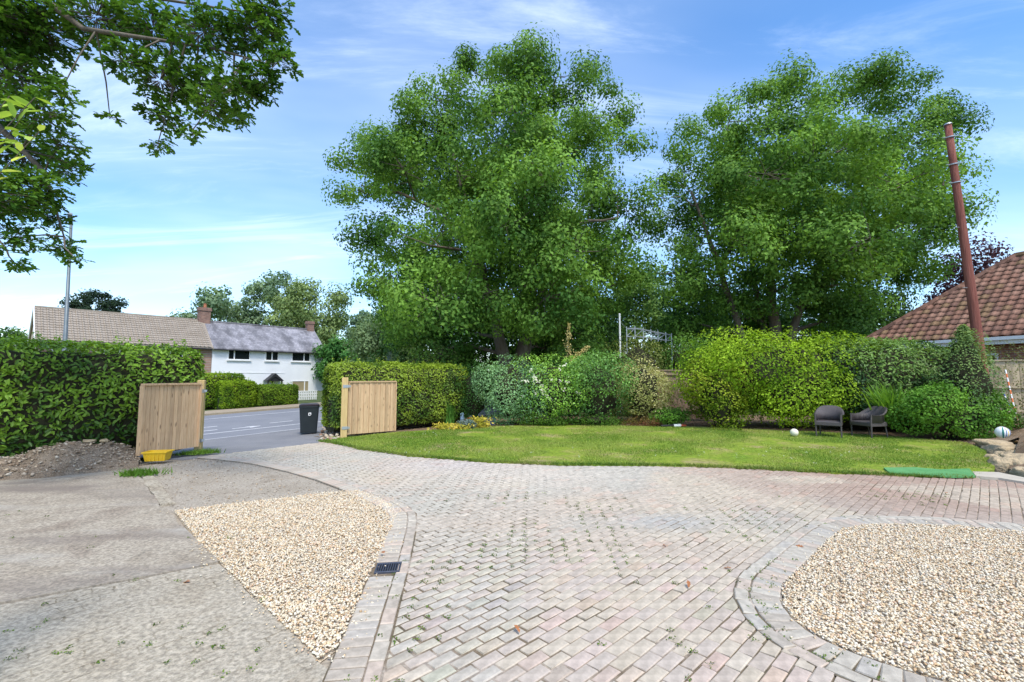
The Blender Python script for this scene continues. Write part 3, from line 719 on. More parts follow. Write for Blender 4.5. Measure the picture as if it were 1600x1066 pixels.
def hedge(name, label, path, half, z0, h, c0, c1, n, leaf, material='glossy_leaf', lump=0.12, seed=1, cat='hedge', shape=L4, tip=0.25, group=None, top_tilt=0.0, stem=True, lscale=1.4, expo=3.2):
    """a clipped hedge along a path: foliage over a dark twiggy core"""
    pts = [Vector(p) for p in path]
    for it in range(3):
        q_ = [pts[0]]
        for a, b in zip(pts, pts[1:]): q_ += [a.lerp(b, .25), a.lerp(b, .75)]
        pts = q_ + [pts[-1]]
    L = [0]
    for a, b in zip(pts, pts[1:]): L.append(L[-1] + (b - a).length)
    tot = L[-1]
    def frame(s):
        k = min(max(np.searchsorted(L, s) - 1, 0), len(pts) - 2)
        t = (s - L[k]) / (L[k + 1] - L[k]); p = pts[k].lerp(pts[k + 1], t); d = (pts[k + 1] - pts[k]).normalized()
        return p, d
    root = thing(name, label, cat, (pts[0].x, pts[0].y, z0), 0, group)
    o3 = np.array((pts[0].x, pts[0].y, z0))
    def surf(s, ph, r):
        P = np.empty((len(s), 3)); N = np.empty((len(s), 3))
        cs, sn = np.cos(ph), np.sin(ph)
        e = 2.0 / expo
        cu, su = np.sign(cs) * np.abs(cs) ** e, np.sign(sn) * np.abs(sn) ** e
        endf = np.clip(np.minimum(s, tot - s) / (half * 0.9), 0, 1); endf = np.maximum(1 - (1 - endf) ** 2.6, 0) ** 0.5
        fr_ = [frame(x) for x in s]
        px = np.array([f[0].x for f in fr_]); py = np.array([f[0].y for f in fr_]); dx = np.array([f[1].x for f in fr_]); dy = np.array([f[1].y for f in fr_])
        lat = cu * half * (0.35 + 0.65 * endf) * r
        zz = h / 2 + su * h / 2 * (0.9 + 0.1 * endf) * np.where(su > 0, r, 1.0)
        P[:, 0] = px - dy * lat; P[:, 1] = py + dx * lat; P[:, 2] = z0 + np.maximum(zz, 0.02) * (1 + top_tilt * s / tot)
        eo = np.where(s < tot / 2, -1.0, 1.0) * (1 - endf) * 2.0
        N[:, 0] = -dy * np.sign(cs) * np.abs(cs) ** 1.4 + dx * eo; N[:, 1] = dx * np.sign(cs) * np.abs(cs) ** 1.4 + dy * eo; N[:, 2] = np.sign(sn) * np.abs(sn) ** 1.4
        return P, N
    # core
    ns, na = max(6, int(tot / 0.35)), 20
    sg, pg = np.meshgrid(np.linspace(0.05, tot - 0.05, ns), np.linspace(0, 2 * np.pi, na, endpoint=False), indexing='ij')
    Pc, _ = surf(sg.ravel(), pg.ravel(), np.full(sg.size, 0.85))
    Pc[:, 2] = z0 + (Pc[:, 2] - z0) * 0.985
    Fc = [(i * na + k, i * na + (k + 1) % na, (i + 1) * na + (k + 1) % na, (i + 1) * na + k) for i in range(ns - 1) for k in range(na)]
    Fc += [tuple(range(na - 1, -1, -1)), tuple((ns - 1) * na + k for k in range(na))]
    if stem: mesh_np('branches', Pc - o3, Fc, M['inner_twigs'], root)
    pt_ = np.linspace(-0.5 * np.pi, 1.5 * np.pi, 800); e_ = 2.0 / expo
    cx_, cz_ = half * np.sign(np.cos(pt_)) * np.abs(np.cos(pt_)) ** e_, h / 2 * np.sign(np.sin(pt_)) * np.abs(np.sin(pt_)) ** e_
    cdf = np.r_[0, np.cumsum(np.hypot(np.diff(cx_), np.diff(cz_)))]
    lo_, hi_ = np.interp(-0.28 * np.pi, pt_, cdf), np.interp(1.28 * np.pi, pt_, cdf)
    ph = np.interp(rng.uniform(lo_, hi_, n), cdf, pt_)
    s = rng.uniform(0, tot, n); cap = rng.random(n) < min(.3, 1.6 * half / tot); rin = np.where(cap, np.sqrt(rng.random(n)), 1.0)
    s = np.where(cap, np.where(rng.random(n) < 0.5, rng.uniform(0, half * .15, n), tot - rng.uniform(0, half * .15, n)), s)
    P, N = surf(s, ph, np.ones(n))
    lum = fbm(P * lscale, seed, 3)
    rr = (1 + lump * (lum - 0.5) * 2 - np.abs(rng.normal(0, 0.055, n))) * rin
    P, N = surf(s, ph, rr)
    N2 = unit(N) + rng.normal(0, 0.55, (n, 3)) + np.array((0, 0, 0.35))
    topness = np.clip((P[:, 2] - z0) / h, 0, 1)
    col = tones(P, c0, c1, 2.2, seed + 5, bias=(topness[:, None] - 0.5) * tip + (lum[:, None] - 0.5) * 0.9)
    # loose shoots standing out of the top
    m = int(tot * 14); s = rng.uniform(0.1, tot - 0.1, m); Pt, _ = surf(s, np.full(m, np.pi / 2) + rng.uniform(-0.9, 0.9, m), np.full(m, 1.0))
    hh = rng.uniform(0.06, 0.24, m) * (leaf / 0.09) ** 0.5; q = 8
    k = np.repeat(np.arange(m), q); f = np.tile(np.arange(q) / q, m)
    ln = rng.normal(0, 0.25, (m, 2))
    Ps = Pt[k].copy(); Ps[:, 2] += hh[k] * f; Ps[:, :2] += ln[k] * (hh[k] * f)[:, None]
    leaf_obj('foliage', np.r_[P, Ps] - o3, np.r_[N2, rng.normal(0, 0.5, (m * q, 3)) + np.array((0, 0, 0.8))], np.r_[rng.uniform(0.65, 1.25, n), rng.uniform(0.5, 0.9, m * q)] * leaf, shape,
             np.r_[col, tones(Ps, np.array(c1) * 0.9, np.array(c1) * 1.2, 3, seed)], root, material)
    return root

def shrub(name, label, base, rx, ry, h, c0, c1, n, leaf, cat='shrub', material='leaf', seed=1, shape=L2, lobes=9, group=None, core=True, low=0.0, tip=0.3, up=0.3, spire=False, rot=0.0):
    """a free-growing shrub made of overlapping leafy lobes over a dark core"""
    r0 = random.Random(seed)
    root = thing(name, label, cat, base, rot, group)
    P, N = [], []
    LB = []
    for k in range(lobes):
        a = 2 * math.pi * k / lobes + r0.uniform(-.3, .3); zf = r0.uniform(0.25, 0.72); w = (0.55 if not spire else 0.5 * (1.05 - zf)) * math.sqrt(max(0.1, 1 - ((zf - .45) / .62) ** 2))
        LB.append((math.cos(a) * rx * w, math.sin(a) * ry * w, low + h * zf, r0.uniform(.42, .6)))
    LB.append((0, 0, low + h * 0.66, .62 if not spire else .4)); LB.append((0.1 * rx, 0, low + h * 0.4, .72))
    if spire: LB += [(0, 0, h * .82, .26), (0.05 * rx, 0, h * .92, .14)]
    m = n // len(LB)
    for (x, y, z, f) in LB:
        d = unit(rng.normal(0, 1, (m, 3))); rad = (0.80 + 0.25 * fbm(d * 2.3 + z * 3 + x, seed, 2)) * (1 - np.abs(rng.normal(0, 0.10, m)))
        p = np.c_[x + d[:, 0] * rx * f * rad, y + d[:, 1] * ry * f * rad, z + d[:, 2] * h * f * .62 * rad]
        P.append(p); N.append(d)
    P = np.concatenate(P); N = np.concatenate(N)
    ok = P[:, 2] > 0.02
    ok &= ~((P[:, 0] / rx) ** 2 + (P[:, 1] / ry) ** 2 + ((P[:, 2] - low - h * .5) / (h * .5)) ** 2 < 0.30)
    P, N = P[ok], N[ok]
    n = len(P)
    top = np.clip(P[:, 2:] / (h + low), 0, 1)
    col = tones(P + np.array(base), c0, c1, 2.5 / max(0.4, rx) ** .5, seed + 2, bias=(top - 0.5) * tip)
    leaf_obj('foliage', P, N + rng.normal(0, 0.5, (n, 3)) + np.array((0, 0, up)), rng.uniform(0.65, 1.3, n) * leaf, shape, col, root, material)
    if core:
        d = ICO; m_ = MB()
        v = np.array([(x * rx * .52, y * ry * .52, low + h * .46 + z * h * (.42 if not spire else .44)) for x, y, z in d])
        m_.add(v, [tuple(f) for f in ICOF])
        for k in range(6):
            a = k * 1.05; m_.tube([(0.05 * math.cos(a), 0.05 * math.sin(a), 0), (rx * .3 * math.cos(a), ry * .3 * math.sin(a), low + h * .5)], [0.02, 0.012], 5)
        m_.build('branches', M['inner_twigs'], root)
    return root

def tree(name, label, base, stems, lobes, c0, c1, leaf, per_clump, clump_sig, bark='bark', group=None, seed=3, dens=1.0, shape=L2, droop=0.3, material='leaf', limb_r=0.09, flat=0.75):
    """stems: polylines with radii; lobes: (x,y,z,r) leafy masses; every leaf clump hangs on a branch"""
    base = np.array(base, float)
    root = thing(name, label, 'tree', base, 0, group)
    rs = np.random.default_rng(seed)
    tb = MB(); nodes = []; rads = []
    def grow(pts, r, sides):
        tb.tube([np.array(p) - base for p in pts], r, sides, False)
        for (p, q, a, b) in zip(pts, pts[1:], r, r[1:]):
            for t_ in np.linspace(0, 1, 5): nodes.append(np.array(p) * (1 - t_) + np.array(q) * t_); rads.append(a * (1 - t_) + b * t_)
    for pts, r in stems:
        fine = []; fr_ = []
        for i in range(len(pts) - 1):
            for t_ in (0, 0.5):
                p = np.array(pts[i]) * (1 - t_) + np.array(pts[i + 1]) * t_
                if t_: p = p + rs.normal(0, 0.06, 3) * (1 + r[i])
                fine.append(p); fr_.append(r[i] * (1 - t_) + r[i + 1] * t_)
        fine.append(np.array(pts[-1])); fr_.append(r[-1]); grow(fine, fr_, 10)
    lob = sorted(lobes, key=lambda l: np.linalg.norm(np.array(l[:3]) - np.array(stems[0][0][-1])))
    for l in lob:
        c = np.array(l[:3]); nd = np.array(nodes); d = np.linalg.norm(nd - c, axis=1) + np.maximum(0, nd[:, 2] - c[2] + 0.5) * 1.6
        k = int(np.argmin(d)); p0 = nodes[k]; r0 = min(rads[k] * 0.7, limb_r); dist = np.linalg.norm(c - p0)
        mid = p0 * .45 + c * .55 + np.array((0, 0, 0.12 * dist)) + rs.normal(0, 0.08 * dist, 3); q1 = p0 * .8 + mid * .2 + rs.normal(0, .04 * dist, 3)
        grow([p0, q1, mid, c], [r0, r0 * .85, r0 * .6, r0 * .28], 6)
    nd_main = np.array(nodes)
    CP, CL = [], []
    for l in lob:
        c = np.array(l[:3]); m = max(4, int(dens * 11 * (l[3] / 2.0) ** 2))
        d = unit(rs.normal(0, 1, (m, 3))); rr = l[3] * rs.uniform(0.45, 1.0, m) ** 0.6
        q = c + d * rr[:, None] * np.array((1, 1, flat)); CP.append(q); CL.append(np.tile(c, (m, 1)))
        for e in q:
            p0 = nd_main[int(np.argmin(np.linalg.norm(nd_main - e, axis=1) + np.maximum(0, nd_main[:, 2] - e[2]) * .8))]
            mid = (p0 + e) / 2 + rs.normal(0, 0.07 * np.linalg.norm(e - p0) + 1e-3, 3)
            tb.tube([p0 - base, mid - base, e - base], [limb_r * .17, limb_r * .12, limb_r * .05], 4, False)
    tb.build('trunk', M[bark], root, True)
    CP, CL = np.concatenate(CP), np.concatenate(CL)
    sig = clump_sig * rs.uniform(0.7, 1.3, len(CP)); k = np.repeat(np.arange(len(CP)), per_clump)
    off = rs.normal(0, 1, (len(k), 3)) * np.array((1, 1, 0.7)); ol = np.linalg.norm(off, axis=1); off *= ((np.clip(ol, 0.75, 1.75) * .95) / ol)[:, None]
    P = CP[k] + off * sig[k][:, None]
    out = unit(P - CL[k])
    N = out * 0.35 + unit(off) * 0.85 + rng.normal(0, 0.38, P.shape) + np.array((0, 0, 0.35))
    cv = rs.normal(0, 0.22, (len(CP), 1))
    col = tones(P, c0, c1, 0.5, seed + 1, 0.15, bias=cv[k])
    leaf_obj('crown', P - base, N, rng.uniform(0.6, 1.3, len(P)) * leaf, shape, col, root, material, droop=droop)
    return root

# ------------------------------------------------------------------ the two big oaks behind the garden
def P3(px, py, Y): return tuple(at(px, py, Y))
OAK0, OAK1 = (0.060, 0.145, 0.026), (0.215, 0.38, 0.062)
def oak(name, label, Y, stems_px, lobes_px, seed, **k):
    rr = random.Random(seed); f = Y / FPX
    lobes = []
    for (x, y, r) in lobes_px:
        dy = rr.uniform(-2.2, 2.2); lobes.append((*at(x, y, Y + dy) , r * f * 1.1))
        if r >= 62:
            for sgn in (-1, 1):
                d = sgn * rr.uniform(3.4, 5.6); e = at(x + rr.uniform(-20, 20), y + rr.uniform(-5, 35), Y + d); lobes.append((*e, r * f * 0.85))
    stems = [([at(x, y, Y + d) for x, y, d, r in st], [r for x, y, d, r in st]) for st in stems_px]
    b = stems[0][0][0].copy(); b[2] = float(gz(b[0], b[1])) - 0.05
    stems[0][0][0] = b
    return tree(name, label, b, stems, lobes, OAK0, OAK1, 0.178, 300, 0.52, seed=seed, group='large oaks behind the garden', limb_r=0.13, **k)
oak('oak_tree', 'tall spreading oak with two trunks behind the central hedge', 24.0,
    [[(805, 640, 0, .55), (815, 560, 0, .42), (824, 480, 0, .33), (826, 400, 0, .27), (815, 300, 0, .2), (805, 200, .3, .12), (800, 110, .3, .05)],
     [(800, 590, -.5, .40), (780, 530, -.8, .30), (768, 480, -1, .26), (750, 420, -1, .22), (735, 350, -1.2, .17), (715, 270, -1.2, .10), (690, 190, -1, .05)],
     [(826, 420, 0, .2), (870, 370, -.6, .15), (920, 345, -1, .09), (965, 340, -1, .05)],
     [(745, 400, -1, .15), (690, 330, -1.2, .10), (620, 300, -1.2, .07), (565, 290, -1, .03)],
     [(820, 340, 0, .15), (880, 260, 1, .09), (930, 200, 1, .04)]],
    [(800, 92, 45), (748, 118, 42), (868, 122, 50), (688, 158, 52), (628, 190, 42), (928, 175, 52), (800, 170, 74), (572, 262, 44), (640, 265, 66), (722, 250, 78), (875, 255, 84), (955, 300, 46), (962, 228, 36),
     (800, 330, 84), (550, 300, 28), (612, 372, 50), (690, 370, 74), (905, 380, 76), (962, 395, 38), (600, 436, 42), (675, 455, 64), (760, 455, 64), (860, 465, 74), (945, 452, 46), (650, 505, 46), (718, 520, 52), (800, 530, 46), (900, 520, 56),
     (700, 545, 40), (850, 545, 44), (590, 225, 34), (665, 210, 44), (905, 130, 36), (980, 330, 32), (560, 360, 26), (835, 110, 40), (760, 300, 60), (740, 390, 60), (850, 340, 60)], 21)
oak('oak_tree', 'broad many-stemmed oak behind the large golden-green hedge', 25.0,
    [[(1215, 640, 0, .50), (1212, 540, 0, .34), (1206, 480, 0, .24), (1205, 400, 0, .19), (1215, 300, .4, .12), (1240, 190, .4, .05)],
     [(1205, 590, -.3, .30), (1160, 530, -.8, .19), (1135, 455, -1, .16), (1110, 380, -1, .12), (1080, 300, -1, .06)],
     [(1215, 580, 0, .30), (1196, 520, .4, .18), (1178, 440, .6, .15), (1165, 340, .6, .10), (1150, 240, .6, .05)],
     [(1222, 570, 0, .32), (1244, 500, -.4, .2), (1272, 430, -.6, .16), (1320, 340, -.8, .11), (1370, 240, -.8, .05)],
     [(1262, 450, -.5, .15), (1330, 420, -.8, .10), (1410, 370, -1, .05)]],
    [(1258, 138, 44), (1340, 132, 42), (1420, 156, 52), (1182, 172, 52), (1112, 218, 54), (1062, 272, 48), (1478, 205, 38), (1300, 225, 80), (1205, 265, 80), (1395, 258, 76), (1474, 290, 42), (1048, 350, 44), (1130, 355, 74),
     (1240, 370, 84), (1350, 355, 80), (1440, 355, 50), (1058, 428, 44), (1120, 445, 56), (1220, 450, 60), (1310, 445, 56), (1395, 415, 40), (1090, 505, 46), (1290, 500, 42), (1345, 470, 32), (1060, 530, 40), (1150, 500, 50), (1040, 310, 34), (1140, 190, 44), (1220, 140, 38), (1380, 138, 42), (1452, 180, 38), (1480, 330, 34), (1300, 300, 60), (1160, 290, 60), (1440, 410, 34), (1350, 430, 44)], 33)

# ------------------------------------------------------------------ trees beyond, each with its own crown
def bg_tree(name, label, px, top, Y, wpx, c0, c1, seed, leaf=0.22, per=150, dens=1.0, group='trees beyond the garden', low=0.35, nl=9, sig=0.55, droop=0.3, shape=L2, bark='bark', flat=0.8):
    rr = random.Random(seed); f = Y / FPX
    x0 = at(px, 589, Y)[0]; zt = at(px, top, Y)[2]; g = float(gz(x0, Y)); hw = wpx * f / 2; hh = zt - g
    lobes = []
    for k in range(nl):
        a = rr.uniform(0, 6.28); zf = low + (0.90 - low) * (k + .5) / nl; w = hw * 0.62 * math.sqrt(max(0.08, 1 - ((zf - (low + .28)) / (0.98 - low)) ** 2))
        lobes.append((x0 + math.cos(a) * w, Y + math.sin(a) * w, g + hh * zf, hw * rr.uniform(.40, .55)))
        lobes.append((x0 - math.cos(a) * w, Y - math.sin(a) * w * .8, g + hh * (zf - .05), hw * rr.uniform(.36, .5)))
    lobes.append((x0, Y, zt - hw * .30, hw * .34))
    r = 0.02 * hh
    st = [([(x0, Y, g - .05), (x0 + rr.uniform(-.3, .3), Y, g + hh * .4), (x0 + rr.uniform(-.4, .4), Y, g + hh * .85)], [r, r * .6, r * .15])]
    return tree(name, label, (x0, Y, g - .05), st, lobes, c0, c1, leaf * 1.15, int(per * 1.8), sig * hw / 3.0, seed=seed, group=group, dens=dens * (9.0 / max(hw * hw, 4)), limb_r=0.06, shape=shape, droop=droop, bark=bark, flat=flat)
G1, G2 = (0.07, 0.15, 0.045), (0.17, 0.28, 0.08)
BL1, BL2 = (0.12, 0.20, 0.11), (0.25, 0.35, 0.19)
bg_tree('tree', 'blue-green tree rising behind the chimney of the white house', 340, 452, 66, 112, BL1, BL2, 41, 0.42, 60)
bg_tree('tree', 'tallest feathery blue-green tree behind the slate roof', 425, 422, 68, 88, BL1, BL2, 42, 0.40, 60)
bg_tree('weeping_birch', 'pale green weeping birch beside the right chimney of the white house', 484, 440, 64, 104, (0.140, 0.210, 0.070), (0.266, 0.350, 0.126), 43, 0.36, 80, droop=1.6, flat=1.0)
bg_tree('conifer', 'dark sparse conifer top showing above the brown tiled roof', 142, 452, 62, 62, (0.025, 0.05, 0.03), (0.05, 0.085, 0.045), 44, 0.32, 60, low=0.5)
bg_tree('tree', 'small round tree behind the far left end of the hedge', 22, 517, 70, 60, G1, G2, 45, 0.36, 50)
bg_tree('tree', 'thin tall tree between the white house and the tall oak', 566, 488, 58, 46, BL1, BL2, 46, 0.34, 50)
bg_tree('tree', 'mid green bushy tree just right of the white house', 533, 532, 50, 66, (0.063, 0.182, 0.042), (0.140, 0.308, 0.070), 47, 0.28, 60, low=0.2)
bg_tree('willow_tree', 'soft grey-green willow left of the tall oak', 598, 486, 44, 105, (0.112, 0.188, 0.083), (0.225, 0.315, 0.143), 48, 0.26, 90, low=0.2, droop=1.3)
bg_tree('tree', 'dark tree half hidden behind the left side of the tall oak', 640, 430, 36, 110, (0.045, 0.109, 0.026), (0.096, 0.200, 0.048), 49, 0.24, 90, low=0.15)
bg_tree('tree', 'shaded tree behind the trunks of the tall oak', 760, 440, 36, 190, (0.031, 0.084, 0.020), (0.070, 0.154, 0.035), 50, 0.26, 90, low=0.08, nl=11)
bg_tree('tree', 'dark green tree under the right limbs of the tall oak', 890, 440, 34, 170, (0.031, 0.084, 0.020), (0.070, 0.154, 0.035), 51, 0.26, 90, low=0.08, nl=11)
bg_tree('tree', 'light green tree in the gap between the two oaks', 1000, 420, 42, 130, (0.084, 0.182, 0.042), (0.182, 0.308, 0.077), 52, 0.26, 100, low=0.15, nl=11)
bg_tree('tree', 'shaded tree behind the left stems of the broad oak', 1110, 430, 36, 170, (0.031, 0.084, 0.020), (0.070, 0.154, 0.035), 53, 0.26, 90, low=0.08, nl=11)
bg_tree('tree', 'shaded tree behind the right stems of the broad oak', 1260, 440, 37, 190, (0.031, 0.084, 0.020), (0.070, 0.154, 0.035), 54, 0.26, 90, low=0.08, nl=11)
bg_tree('purple_tree', 'dark purple-leaved tree peeping over the bungalow roof', 1530, 372, 34, 130, (0.045, 0.018, 0.028), (0.10, 0.04, 0.055), 55, 0.22, 45, low=0.4, dens=0.6)
bg_tree('tree', 'dark tree between the broad oak and the bungalow', 1370, 440, 40, 120, (0.028, 0.07, 0.016), (0.06, 0.125, 0.03), 56, 0.26, 80, low=0.1)

# ------------------------------------------------------------------ houses across the road
HN = 48.25; HA = aan(-27.7, 42.0)[0]
def house_pt(px, py):
    d = ray(px, py); t = HN / (NX[0] * d[0] + NX[1] * d[1])
    return AX[0] * d[0] * t + AX[1] * d[1] * t - HA, CAM_H + d[2] * t
HROT = math.atan2(AX[1], AX[0]); HB = -0.6; EAVE = 4.55; RIDGE = 7.05
hx0, hy0 = W(HA, HN)
def gable_house(name, label, x0, x1, wall, group):
    h = thing(name, label, 'house', (hx0, hy0, HB), HROT, group)
    e, r = EAVE - HB, RIDGE - HB - 0.12
    MB().prism([(0, 0), (5.8, 0), (5.8, e), (2.9, r), (0, e)], 0, x1 - x0).build('wall', wall, h)
    w = h.children[0]; w.rotation_euler = (0, 0, R(90)); w.location = (x1, 0, 0)
    return h
def roof_slab(mb, x0, x1, e, r, ov=0.28, th=0.12):
    s = (r - e) / 2.9
    mb.add([(x0, -ov, e - ov * s), (x1, -ov, e - ov * s), (x1, 2.9, r), (x0, 2.9, r), (x1, 5.8 + ov, e - ov * s), (x0, 5.8 + ov, e - ov * s),
            (x0, -ov, e - ov * s - th), (x1, -ov, e - ov * s - th), (x1, 2.9, r - th), (x0, 2.9, r - th), (x1, 5.8 + ov, e - ov * s - th), (x0, 5.8 + ov, e - ov * s - th)],
           [(0, 1, 2, 3), (3, 2, 4, 5), (7, 6, 9, 8), (8, 9, 11, 10), (0, 6, 7, 1), (5, 4, 10, 11), (1, 7, 8, 2), (2, 8, 10, 4), (0, 3, 9, 6), (3, 5, 11, 9)])
    return mb
def window(h, x0, x1, z0, z1, split, glass='glass'):
    w = MB()
    t = 0.07
    for a in ((x0, x1, z0, z0 + t), (x0, x1, z1 - t, z1), (x0, x0 + t, z0 + t, z1 - t), (x1 - t, x1, z0 + t, z1 - t)): w.box(a[0], a[1], -.05, .04, a[2], a[3])
    for s in split: w.box(x0 + (x1 - x0) * s - .05, x0 + (x1 - x0) * s + .05, -.05, .04, z0 + t, z1 - t)
    o = w.build('window', M['white_paint'], h)
    edges = [0] + list(split) + [1]
    for a, b in zip(edges, edges[1:]):
        MB().box(x0 + (x1 - x0) * a + .05, x0 + (x1 - x0) * b - .05, -.012, .0, z0 + t - .01, z1 - t + .01).build('pane', M[glass], o)
    MB().box(x0 - .1, x1 + .1, -.14, -.052, z0 - .09, z0 - .004).build('sill', M['white_paint'], o)
    return o
def chimney(roof, x, y, w, d, z0, z1, pots):
    c = MB().box(x - w / 2, x + w / 2, y - d / 2, y + d / 2, z0, z1)
    c.box(x - w / 2 - .07, x + w / 2 + .07, y - d / 2 - .07, y + d / 2 + .07, z1 - .28, z1 - .12); c.box(x - w / 2 - .04, x + w / 2 + .04, y - d / 2 - .04, y + d / 2 + .04, z1 - .12, z1 + .03)
    c.build('chimney', M['old_brick'], roof)
    for p in pots: MB().lathe([(.13, z1 + .02), (.15, z1 + .1), (.12, z1 + .35), (.15, z1 + .45), (.11, z1 + .46)], 10, (x + p, y, 0)).build('chimney_pot', M['terracotta'], roof)
WX1 = house_pt(507, 551)[0]; BX0 = house_pt(58, 530)[0]
wh = gable_house('white_house', 'white rendered house with slate roof and black gabled porch across the road', 0, WX1, M['white_render'], None)
e, r = EAVE - HB, RIDGE - HB
rf = roof_slab(MB(), 0.02, WX1 + .15, e, r).build('roof', M['slate'], wh)
MB().obox((0.1, 2.9, r + .03), (WX1 + .15, 2.9, r + .03), .22, .12).build('ridge', M['slate'], rf)
chimney(rf, 0.0, 2.9, .95, .6, r - .9, r + 1.25, (0.05,))
chimney(rf, WX1 - .35, 2.9, .75, .55, r - .6, r + .9, ())
MB().obox((0.05, -.36, e - .38), (WX1 + .1, -.36, e - .38), .1, .09).build('gutter', M['black_paint'], wh)
def wrect(pa, pb): 
    x0, z1 = house_pt(*pa); x1, z0 = house_pt(*pb); return x0, x1, z0 - HB, z1 - HB
x0, x1, z0, z1 = wrect((356.5, 545.5), (390.3, 563)); window(wh, x0, x1, z0, z1, (.28,))
x0, x1, _, _ = wrect((415, 549), (434.6, 565)); window(wh, x0, x1, z0, z1, (.5,))
x0, x1, _, _ = wrect((456, 551), (484, 567)); window(wh, x0, x1, z0, z1, (.66,))
x0, x1, a, b = wrect((456, 595), (482, 611.5)); window(wh, x0, x1, a, b, (.74,), 'blind')
x0, x1, a, b = wrect((356, 592), (386, 612)); window(wh, x0, x1, a, b, (.3,))
MB().box(0.06, 6.6, -.03, .0, 2.62, 2.68).build('string_course', M['white_paint'], wh)
dx0, dz = house_pt(413.5, 592); dx1, _ = house_pt(435.5, 592); dm = (dx0 + dx1) / 2; hwid = (dx1 - dx0) / 2; pz = house_pt(424, 583.5)[1] - HB; pe = house_pt(424, 593.5)[1] - HB
por = MB()
por.obox((dm, -.7, pz), (dm - hwid - .12, -.7, pe - .02), 1.3, .14, (0, 1, 0)) if False else None
por.add([(dm - hwid - .15, -.9, pe - .1), (dm, -.9, pz), (dm + hwid + .15, -.9, pe - .1), (dm - hwid - .15, -.02, pe - .1), (dm, -.02, pz), (dm + hwid + .15, -.02, pe - .1),
         (dm - hwid + .05, -.9, pe - .12), (dm, -.9, pz - .32), (dm + hwid - .05, -.9, pe - .12), (dm - hwid + .05, -.02, pe - .12), (dm, -.02, pz - .32), (dm + hwid - .05, -.02, pe - .12)],
        [(0, 1, 4, 3), (1, 2, 5, 4), (6, 9, 10, 7), (7, 10, 11, 8), (0, 6, 7, 1), (1, 7, 8, 2), (0, 3, 9, 6), (2, 8, 11, 5)])
for sx in (-1, 1): por.box(dm + sx * (hwid - .02) - .06, dm + sx * (hwid - .02) + .06, -.86, -.74, 0, pe - .1)
por.add([(dm - hwid, -.82, pe - .13), (dm + hwid, -.82, pe - .13), (dm, -.82, pz - .05)], [(0, 1, 2)])
por.build('porch', M['black_paint'], wh)
dr = MB().box(dm - .42, dm + .42, -.05, .0, 0.25, 2.3).build('door', M['white_paint'], wh)
MB().box(dm - .12, dm + .12, -.07, -.052, 1.6, 2.0).build('door_pane', M['glass'], dr)
bh = gable_house('brick_house', 'brick house with long brown tiled roof behind the left hedge', BX0, -0.03, M['red_brick'], None)
rb = MB()
roof_slab(rb, BX0 - .12, -0.0, e + .02, r + .02)
brf = rb.build('roof', M['concrete_tile'], bh)
# rolled tiles in courses over the front slope: too small to pick apart one by one
tm = MB(); sl = math.hypot(2.9 + .28, (r - e) * (3.18 / 2.9)); rows = 13; dirv = Vector((0, 3.18 / sl, (r - e) * (3.18 / 2.9) / sl)); nv = Vector((0, -dirv.z, dirv.y)); org = Vector((0, -.28, e + .02 - .28 * (r - e) / 2.9))
cols_ = int((-BX0) / 0.33)
for i in range(rows):
    s0 = i * sl / rows; s1 = (i + 1) * sl / rows + .03
    for k in range(cols_):
        xa = BX0 - .1 + k * .33; pr = [(0, .05), (.07, .095), (.14, .05), (.30, .045)]
        V0 = [org + dirv * s0 + nv * (h_ + .03) + Vector((xa + x_, 0, 0)) for x_, h_ in pr]; V1 = [org + dirv * s1 + nv * (h_ - .02) + Vector((xa + x_, 0, 0)) for x_, h_ in pr]
        V2 = [org + dirv * s0 + nv * -.01 + Vector((xa + x_, 0, 0)) for x_, h_ in pr]
        tm.add(V0 + V1 + V2, [(0, 1, 5, 4), (1, 2, 6, 5), (2, 3, 7, 6), (8, 9, 1, 0), (9, 10, 2, 1), (10, 11, 3, 2)])
setp(tm.build('tiles', M['concrete_tile'], brf), kind='stuff')
MB().obox((BX0 - .1, 2.9, r + .06), (-0.55, 2.9, r + .06), .26, .16).build('ridge', M['concrete_tile'], brf)
MB().add([(BX0 - .02, .1, .3), (BX0 - .02, 2.9, .3), (BX0 - .02, 5.7, .3), (BX0 - .02, 5.7, e - .1), (BX0 - .02, 2.9, r - .3), (BX0 - .02, .1, e - .1)], [(0, 1, 4, 5), (1, 2, 3, 4)]).build('gable_render', M['cream_render'], bh)
s_ = (r - e) / 2.9
MB().obox((BX0 - .15, -.28, e - .28 * s_ + .02), (BX0 - .15, 2.9, r + .04), .06, .22).obox((BX0 - .15, 6.08, e - .28 * s_ + .02), (BX0 - .15, 2.9, r + .04), .06, .22).build('bargeboard', M['white_paint'], bh)
MB().obox((BX0, -.36, e - .36), (-.1, -.36, e - .36), .1, .1).build('gutter', M['black_paint'], bh)
for xa in (0.16, 0.42, 0.72): window(bh, BX0 * (1 - xa) - 1.0, BX0 * (1 - xa) + .9, e - 1.6, e - .45, (.5,))

# ------------------------------------------------------------------ the bungalow on the right
be = Vector((0.38, -0.92, 0)).normalized(); bp = Vector((0.92, 0.38, 0)).normalized()
BC = Vector((14.4, 18.8, 0)); BZ = 0.34; EZ = 2.98; BWID = 3.55; BPIT = 0.90
bung = thing('bungalow', 'bungalow with mossy red-brown tiled hip roof and white gutter', 'house', (BC.x, BC.y, BZ), math.atan2(be.y, be.x))
